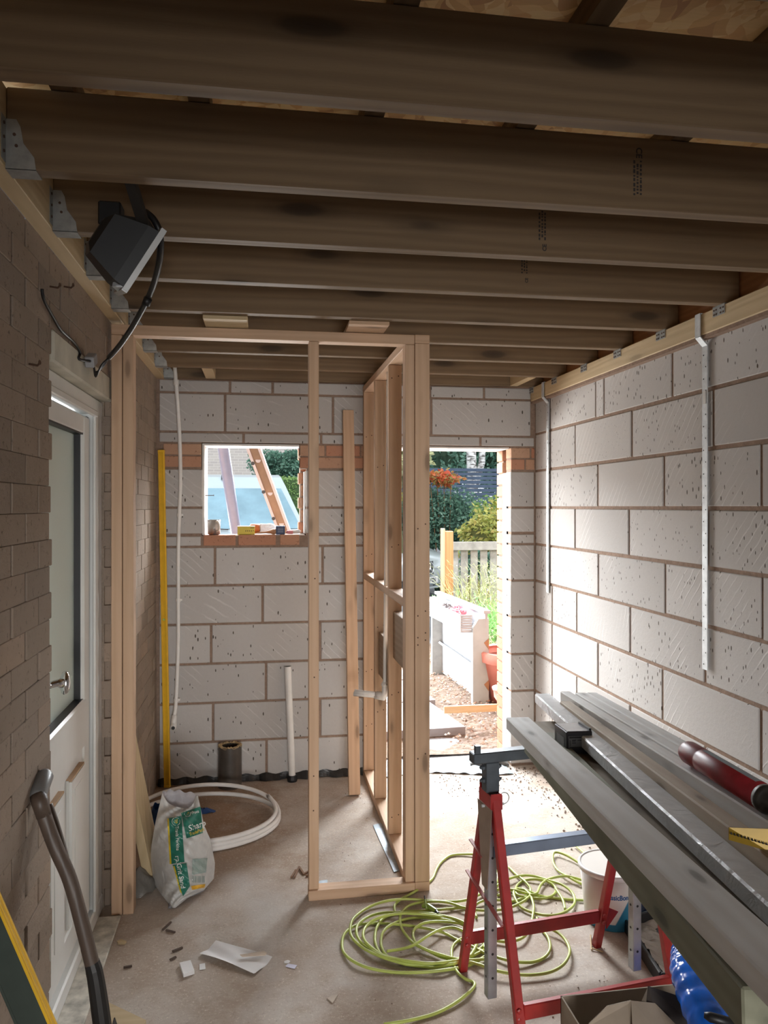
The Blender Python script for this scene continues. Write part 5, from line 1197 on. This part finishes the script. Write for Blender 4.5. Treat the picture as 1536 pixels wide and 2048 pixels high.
shrub('hydrangea_shrub', (2.83, 9.9, .42), (.28, .3, .28), 900, .04, [(.50, .26, .16), (.60, .40, .24), (.40, .42, .2), (.42, .2, .12)], 'low shrub with brown autumn leaves beside the car front', seed=7, core=(.12, .07, .05))
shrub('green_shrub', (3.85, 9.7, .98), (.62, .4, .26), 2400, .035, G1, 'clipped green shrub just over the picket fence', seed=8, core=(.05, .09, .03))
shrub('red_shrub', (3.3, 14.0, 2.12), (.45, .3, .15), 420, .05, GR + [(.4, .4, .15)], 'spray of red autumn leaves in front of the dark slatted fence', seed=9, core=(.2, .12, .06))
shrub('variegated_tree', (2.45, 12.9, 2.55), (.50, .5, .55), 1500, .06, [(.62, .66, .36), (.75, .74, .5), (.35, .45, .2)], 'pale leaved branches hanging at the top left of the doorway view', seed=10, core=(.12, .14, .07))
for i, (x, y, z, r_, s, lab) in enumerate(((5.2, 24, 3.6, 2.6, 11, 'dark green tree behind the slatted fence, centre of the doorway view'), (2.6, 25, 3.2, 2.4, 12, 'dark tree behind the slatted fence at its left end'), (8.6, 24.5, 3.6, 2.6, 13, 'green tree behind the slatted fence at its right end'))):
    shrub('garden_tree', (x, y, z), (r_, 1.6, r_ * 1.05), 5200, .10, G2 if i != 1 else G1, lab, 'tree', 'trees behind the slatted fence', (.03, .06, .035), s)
t = root('birch_tree', (5.35, 19.2, 0), 'white barked birch trunk beside the doorway top right', 'tree')
b = PM(t); b.tube([(5.35, 19.2, -.02), (5.37, 19.2, 1.8), (5.30, 19.2, 4.5)], [.16, .14, .11], 12); b.tube([(5.37, 19.2, 1.9), (5.62, 19.2, 2.7), (5.7, 19.2, 4.4)], [.10, .085, .07], 10)
m = NT('birch_bark'); m.col(m.ramp(m.noise(m.coord((6, 6, 22)), 1, 4), [(.42, (.72, .72, .70)), (.52, (.55, .54, .52)), (.6, (.12, .11, .10))])); b.build('trunk', m.m, t, True)
# dark slatted fence
t = root('slatted_fence', (4.5, 17.5, 0), 'dark blue grey horizontal slatted fence behind the shrubs', 'fence')
b = PM(t)
for k in range(11): b.box((1.5, 17.5, 1.45 + k * .095), (7.5, 17.53, 1.525 + k * .095))
b.build('slat_panel', plain('blue_grey_slats', (.055, .085, .14), .6, 0, .2, 4), t)
b = PM(t); b.box((3.0, 17.54, -.02), (3.1, 17.64, 2.5)); b.build('fence_post', plain('fence_post', (.1, .12, .15), .7), t)
b = PM(t); b.box((6.0, 17.54, -.02), (6.1, 17.64, 2.5)); b.build('fence_post', plain('fence_post', (.1, .12, .15), .7), t)
# gate post + picket fence
pp = ond(896, 1150, 8.6); PX, PY = pp.x, pp.y
t = root('gate_post', (PX, PY, 0), 'orange brown timber gate post with pale side beside the car', 'post'); ptop = ond(896, 1062, 8.6).z
PM(t).box((PX - .045, PY - .05, -.02), (PX + .05, PY + .05, ptop), .006).build('post_body', wood('orange_post_', 'z', (.55, .30, .13), (.40, .19, .08), .4), t)
PM(t).box((PX - .075, PY - .055, -.02), (PX - .046, PY + .05, ptop + .03), .003).build('pale_batten', cls('z'), t)
t = root('picket_fence', (3.1, 8.7, 0), 'weathered grey picket fence behind the tall grasses', 'fence'); WF = plain('weathered_grey_wood', (.32, .31, .29), .9, 0, .25, 10, .3)
ftop = ond(950, 1084, 8.9).z; x = PX + .12
while x < 4.5:
    PM(t).box((x, 8.72, -.02), (x + .085, 8.742, ftop - .08), .002).build('picket', WF, t); x += .118
PM(t).box((PX + .08, 8.69, ftop - .10), (4.5, 8.72, ftop), .004).build('top_rail', WF, t)
# tall grasses in front of the fence
def grass(name, x0, x1, y0, y1, n, h, cols, lab, seed, wd=.006, lean=.25):
    rr = random.Random(seed); t = MB()
    for _ in range(n):
        x, y = rr.uniform(x0, x1), rr.uniform(y0, y1); H_ = h * rr.uniform(.6, 1.1); dx, dy = rr.gauss(0, lean) * H_, rr.gauss(0, lean) * H_; a = rr.uniform(0, 3.14); wx, wy = math.cos(a) * wd, math.sin(a) * wd; vs = []; 
        for k in range(5):
            f = k / 4; q = f * f; w_ = 1 - f * .85; vs += [(x + dx * q - wx * w_, y + dy * q - wy * w_, H_ * f * (1 - .25 * q)), (x + dx * q + wx * w_, y + dy * q + wy * w_, H_ * f * (1 - .25 * q))]
        t.add(vs, [(2 * k, 2 * k + 1, 2 * k + 3, 2 * k + 2) for k in range(4)])
        if rr.random() < .6:
            for _ in range(5):
                f = rr.uniform(.4, 1); p = Vector((x + dx * f * f, y + dy * f * f, H_ * f * (1 - .25 * f * f))); d = Vector((rr.gauss(0, 1), rr.gauss(0, 1), rr.uniform(-.6, .6))).normalized() * rr.uniform(.04, .10); s_ = d.cross(Vector((0, 0, 1))).normalized() * .006
                t.add([p, p + d * .5 + s_, p + d, p + d * .5 - s_], [(0, 1, 2, 3)])
    o = t.build(name, m_leaf(name + str(seed), cols, .4)); return tag(o, lab, 'grass', kind='stuff')
grass('bamboo_clump', PX + .02, 3.6, 7.5, 8.5, 520, 1.25, [(.42, .45, .16), (.54, .52, .26), (.30, .38, .12), (.58, .56, .38)], 'tall thin yellow green grasses in front of the picket fence', 21)
grass('strap_leaves', 1.9, 2.9, 6.9, 7.7, 260, .85, [(.16, .38, .10), (.26, .50, .16), (.12, .30, .09)], 'bright green strap leaves behind the white planter', 22, .014, .35)
grass('dry_stalks', 1.85, 2.5, 6.2, 7.2, 240, .62, [(.55, .46, .30), (.42, .34, .22), (.5, .5, .25)], 'dry straw stalks rising behind the terracotta pot', 23, .004, .15)

# ---------- silver car, seen from its front corner
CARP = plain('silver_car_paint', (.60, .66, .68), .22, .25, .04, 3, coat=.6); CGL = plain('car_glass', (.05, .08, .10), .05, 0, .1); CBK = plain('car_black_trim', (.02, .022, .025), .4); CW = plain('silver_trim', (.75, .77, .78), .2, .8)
hd = math.radians(-47); star = Vector((2.84, 13.0, 0)); hx, hy = math.cos(hd), math.sin(hd)
t = root('silver_car', star + Vector((-hx * 2.2, -hy * 2.2, 0)), 'silver car with round star badge grille parked beyond the shrubs, seen through the doorway', 'car')
CM = Matrix.Translation(star) @ Matrix.Rotation(hd, 4, 'Z')      # local x forward (nose at 0), y left
def C_(): b = PM(t); b.xf = CM; return b
secs = [(-4.35, .62, .34, .60, .82), (-4.2, .82, .26, .70, .98), (-3.4, .89, .20, .75, 1.00), (-2.0, .90, .18, .75, .98), (-1.3, .90, .18, .72, .97), (-.8, .88, .18, .68, .90), (-.35, .82, .18, .62, .82), (-.10, .72, .20, .58, .74), (.0, .56, .24, .52, .66)]
b = C_()
def sec(i):
    x, w_, zb, zm, zt_ = secs[i]; return [(x, -w_ * .93, zb), (x, -w_, (zb + zm) / 2), (x, -w_, zm), (x, -w_ * .94, (zm + zt_) / 2 + .03), (x, -w_ * .76, zt_), (x, 0, zt_ + .03), (x, w_ * .76, zt_), (x, w_ * .94, (zm + zt_) / 2 + .03), (x, w_, zm), (x, w_, (zb + zm) / 2), (x, w_ * .93, zb)]
vs = sum([sec(i) for i in range(len(secs))], []); n = 11; fs = []
for i in range(len(secs) - 1):
    for k in range(n): fs.append([i * n + k, i * n + (k + 1) % n, (i + 1) * n + (k + 1) % n, (i + 1) * n + k])
fs.append(list(range(n))); fs.append([(len(secs) - 1) * n + k for k in range(n)]); b.add(vs, fs); b.build('car_body', CARP, t, True)
b = C_(); cab = [(-3.95, .70, 1.0, .60, 1.02), (-3.3, .78, .98, .58, 1.34), (-2.4, .80, .98, .60, 1.42), (-1.75, .80, .97, .60, 1.38), (-.95, .78, .93, .70, .95)]
vs = []; fs = []
for x, w0, z0, w1, z1 in cab: vs += [(x, -w0, z0), (x, -w1, z1), (x, 0, z1 + .02), (x, w1, z1), (x, w0, z0)]
for i in range(4):
    for k in range(4): fs.append([i * 5 + k, i * 5 + k + 1, (i + 1) * 5 + k + 1, (i + 1) * 5 + k])
b.add(vs, fs); b.build('car_windows', CGL, t)
b = C_(); vs = []; fs = []
for x, w1, z1 in ((-3.5, .56, 1.27), (-3.2, .59, 1.37), (-2.4, .61, 1.435), (-1.75, .61, 1.395), (-1.6, .62, 1.33)): vs += [(x, -w1, z1 - .01), (x, -w1 * .7, z1 + .02), (x, w1 * .7, z1 + .02), (x, w1, z1 - .01)]
for i in range(4):
    for k in range(3): fs.append([i * 4 + k, i * 4 + k + 1, (i + 1) * 4 + k + 1, (i + 1) * 4 + k])
b.add(vs, fs); b.build('car_roof', CARP, t, True)
for x in (-.85, -3.55):
    for s in (-1, 1):
        b = C_(); b.lathe((x, s * .93, .32), [(.0, 0), (.20, 0), (.31, -.01), (.32, -.05), (.32, -.2)], 24, (0, s, 0)); b.build('wheel', CBK, t)
b = C_(); b.grid(lambda u, v: Vector((.012 - .10 * abs(2 * u - 1) ** 2.2, (2 * u - 1) * (.50 - .05 * v), .40 + .24 * v)), 24, 8); gm = NT('mesh_grille'); vo = gm.n('ShaderNodeTexVoronoi'); vo.inputs['Scale'].default_value = 38; vo.inputs['Randomness'].default_value = 0; gm.l(gm.coord(), vo.inputs['Vector']); gm.col(gm.ramp(vo.outputs['Distance'], [(.3, (.45, .47, .48)), (.42, (.02, .02, .025))])); b.build('grille', gm.m, t)
b = C_()
for s in (-1, 1): b.box((.0, s * .12 if s > 0 else -.46, .505), (.03, .46 if s > 0 else -.12, .54), .004)
b.build('grille_bar', CW, t)
b = C_(); nr = 28; r0 = .098; b.tube([Vector((.055, r0 * math.cos(k * 2 * math.pi / nr), .52 + r0 * math.sin(k * 2 * math.pi / nr))) for k in range(nr + 1)], .012, 8)
for k in range(3):
    a = math.pi / 2 + k * 2 * math.pi / 3; tip = Vector((.055, r0 * math.cos(a), .52 + r0 * math.sin(a))); cen = Vector((.055, 0, .52)); sd_ = Vector((0, -math.sin(a), math.cos(a))) * .017; b.add([cen + sd_, cen - sd_, tip, cen + Vector((.02, 0, 0))], [(0, 1, 3), (0, 2, 3), (1, 2, 3), (0, 1, 2)])
b.build('star_badge', CW, t)
b = C_(); b.box((.025, -.26, .26), (.04, .26, .37), .002); b.build('number_plate', plain('white_plate', (.80, .80, .78), .4), t)
b = C_(); vs, fs = text_mesh('1 FZN', .098, .002); b.add([Vector((.042, -.045 + v.x * .9 - .0, .28 + v.y)) for v in vs], fs); b.build('plate_lettering', CBK, t)
for s in (-1, 1):
    b = C_(); b.grid(lambda u, v: Vector((-.10 - .30 * u, s * (.60 + .235 * u ** .7), .60 + .10 * v - .02 * u)), 8, 4); b.build('headlight', plain('headlight_glass', (.45, .50, .53), .1, .3), t, True)
    b = C_(); b.prism([(-.02, s * .42, .20), (-.02, s * .74, .24), (-.06, s * .78, .36), (.01, s * .50, .32)], (.02, 0, 0)); b.build('side_intake', CBK, t)
b = C_(); b.box((-.05, -.60, .17), (.03, .60, .20)); b.build('front_lip', CARP, t)
# ---------- white van
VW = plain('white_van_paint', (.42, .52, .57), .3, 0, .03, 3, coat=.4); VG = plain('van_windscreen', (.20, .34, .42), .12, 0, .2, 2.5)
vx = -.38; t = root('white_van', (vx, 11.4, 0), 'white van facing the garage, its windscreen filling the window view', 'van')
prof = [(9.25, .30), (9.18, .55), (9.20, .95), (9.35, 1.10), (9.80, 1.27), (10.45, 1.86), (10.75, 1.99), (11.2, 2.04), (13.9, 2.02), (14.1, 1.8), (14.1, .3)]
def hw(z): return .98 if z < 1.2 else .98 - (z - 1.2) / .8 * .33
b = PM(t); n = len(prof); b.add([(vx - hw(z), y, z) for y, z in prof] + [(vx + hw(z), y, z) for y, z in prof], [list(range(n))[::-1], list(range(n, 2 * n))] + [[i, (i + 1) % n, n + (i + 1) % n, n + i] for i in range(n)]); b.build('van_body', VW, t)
b = PM(t); nrm = Vector((0, -.67, .74)) * .012
def ws(u, v): 
    z = 1.30 + .52 * v; y = 9.80 + .65 * (z - 1.27) / .59; return Vector((vx + (2 * u - 1) * (hw(z) - .05 - .03 * v), y, z)) + nrm
b.grid(ws, 12, 8); b.build('windscreen', VG, t)
b = PM(t)
for s in (-1, 1): b.bar(Vector((vx + s * .02, 9.79, 1.30)), Vector((vx + s * .55, 9.83, 1.335)), .02, .012)
b.build('wiper', CBK, t)
b = PM(t); b.prism([(vx - .15, 10.62, 1.955), (vx - .15, 10.80, 1.99), (vx - .15, 10.80, 2.05), (vx - .15, 10.74, 2.04)], (.03, 0, 0)); b.build('roof_aerial', CBK, t)
for s in (-1, 1):
    b = PM(t); b.box((vx + s * 1.0 - .0, 9.95, 1.18), (vx + s * 1.17, 10.06, 1.42), .03); b.build('wing_mirror', plain('blue_grey_mirror', (.18, .24, .30), .3), t)
    b = PM(t); b.box((vx + s * .60 - .22, 9.17, .80), (vx + s * .60 + .22, 9.24, 1.0), .02); b.build('headlight', plain('headlight_glass', (.45, .50, .53), .1, .3), t)
b = PM(t); b.box((vx - .5, 9.165, .55), (vx + .5, 9.21, .75), .01); b.build('radiator_grille', CBK, t)
for y in (9.95, 13.2):
    for s in (-1, 1): b = PM(t); b.lathe((vx + s * .99, y, .33), [(.0, 0), (.20, 0), (.33, -.01), (.34, -.2)], 24, (s, 0, 0)); b.build('wheel', CBK, t)
# ---------- ladder and downpipe leaning outside the window
LA = plain('ladder_aluminium', (.34, .36, .40), .5, .3, .08, 12); LT = plain('ladder_tan_web', (.15, .11, .075), .7, 0, .15, 9)
ya, yb2 = 5.02, 5.45
def lz(u0, v0, u1, v1):
    a = ony(u0, v0, ya); c = ony(u1, v1, yb2); return a, c
a, c = lz(506, 893, 573, 1075); dd = (c - a); top = a - dd * 1.6; bot = c + dd * ((c.z - 0.0) / -dd.z)
t = root('ladder', bot, 'aluminium ladder with tan stile leaning outside the window', 'ladder')
upv = Vector((1, -.4, 0))
b = PM(t); b.bar(bot, top, .016, .062, up=(1, 0, .0)); b.build('stile', LT, t)
for k in range(3):
    zz = ony(500, (929, 984, 1038)[k], 5.2).z; p = bot + (top - bot) * ((zz - bot.z) / (top.z - bot.z)) + Vector((-.042, -.016, 0)); b = PM(t); b.lathe(p, [(.010, 0), (.012, .003), (.012, .010)], 12, (0, -1, 0)); b.build('rung_cap', CBK, t)
for k in (-1, 1):
    off = Vector((k * .037, 0, 0)); b = PM(t); b.bar(bot + off, top + off, .028, .018, up=(1, 0, 0)); b.build('stile_flange', LA, t)
off = Vector((.02, .36, 0)); b = PM(t); b.bar(bot + off, top + off, .06, .022, up=(1, 0, 0)); b.build('rear_stile', LA, t)
Ld = (top - bot); n_ = int(Ld.length / .26)
b = PM(t)
for k in range(1, n_):
    p = bot + Ld * (k / n_); b.tube([p + Vector((-.0, -.012, 0)), p + Vector((0, .36, 0))], .017, 12)
b.build('rung', LA, t)
a = ony(446, 893, 5.05); c = ony(474, 1078, 5.35); dd = c - a; top = a - dd * 1.6; bot = c + dd * (c.z / -dd.z)
b = MB(bot); b.tube([bot + Vector((0, 0, .01)), top], .036, 24); o = b.build('drain_pipe', plain('lavender_grey_plastic', (.13, .17, .27), .4, 0, .06), smooth=True); tag(o, 'grey plastic pipe leaning outside the window left of the ladder', 'pipe')
# ---------- behind the van
def m_farbrick():
    t = NT('pale_far_brick'); br = t.n('ShaderNodeTexBrick'); br.inputs['Scale'].default_value = 1; br.inputs['Brick Width'].default_value = .225; br.inputs['Row Height'].default_value = .075; br.inputs['Mortar Size'].default_value = .008
    br.inputs['Color1'].default_value = (.50, .46, .42, 1); br.inputs['Color2'].default_value = (.44, .40, .38, 1); br.inputs['Mortar'].default_value = (.58, .54, .50, 1)
    t.l(t.coord(rot=(R(90), 0, 0)), br.inputs['Vector']); t.col(br.outputs['Color']); t.b.inputs['Roughness'].default_value = .9; return t.m
t = root('brick_house', (-4, 22.2, 0), 'pale brick house wall far behind the white van', 'house')
PM(t).box((-13, 22, -.02), (1.9, 26, 4.8)).build('house_wall', m_farbrick(), t)
b = PM(t); b.prism([(-13.4, 21.7, 4.8), (-13.4, 26.4, 4.8), (-13.4, 24, 6.6)], (15.7, 0, 0)); b.build('roof', plain('grey_roof_tiles', (.20, .18, .17), .9), t)
shrub('laurel_bush', (.62, 17.6, 2.40), (1.05, .7, .62), 4200, .05, G2, 'blue green bush against the house wall above the hedge, top right of the window', seed=31, core=(.03, .07, .05))
t = root('clipped_hedge', (1.3, 15.2, 0), 'bright green clipped hedge behind the white van, right in the window view', 'hedge')
rr = random.Random(33); b = PM(t)
def hf(rr):
    k = rr.random()
    if k < .7: return (rr.uniform(-.9, 2.1), 14.9 + rr.uniform(-.03, .05), rr.uniform(0, 2.13))
    return (rr.uniform(-.9, 2.1), rr.uniform(14.9, 15.6), 2.13 + rr.uniform(-.04, .03))
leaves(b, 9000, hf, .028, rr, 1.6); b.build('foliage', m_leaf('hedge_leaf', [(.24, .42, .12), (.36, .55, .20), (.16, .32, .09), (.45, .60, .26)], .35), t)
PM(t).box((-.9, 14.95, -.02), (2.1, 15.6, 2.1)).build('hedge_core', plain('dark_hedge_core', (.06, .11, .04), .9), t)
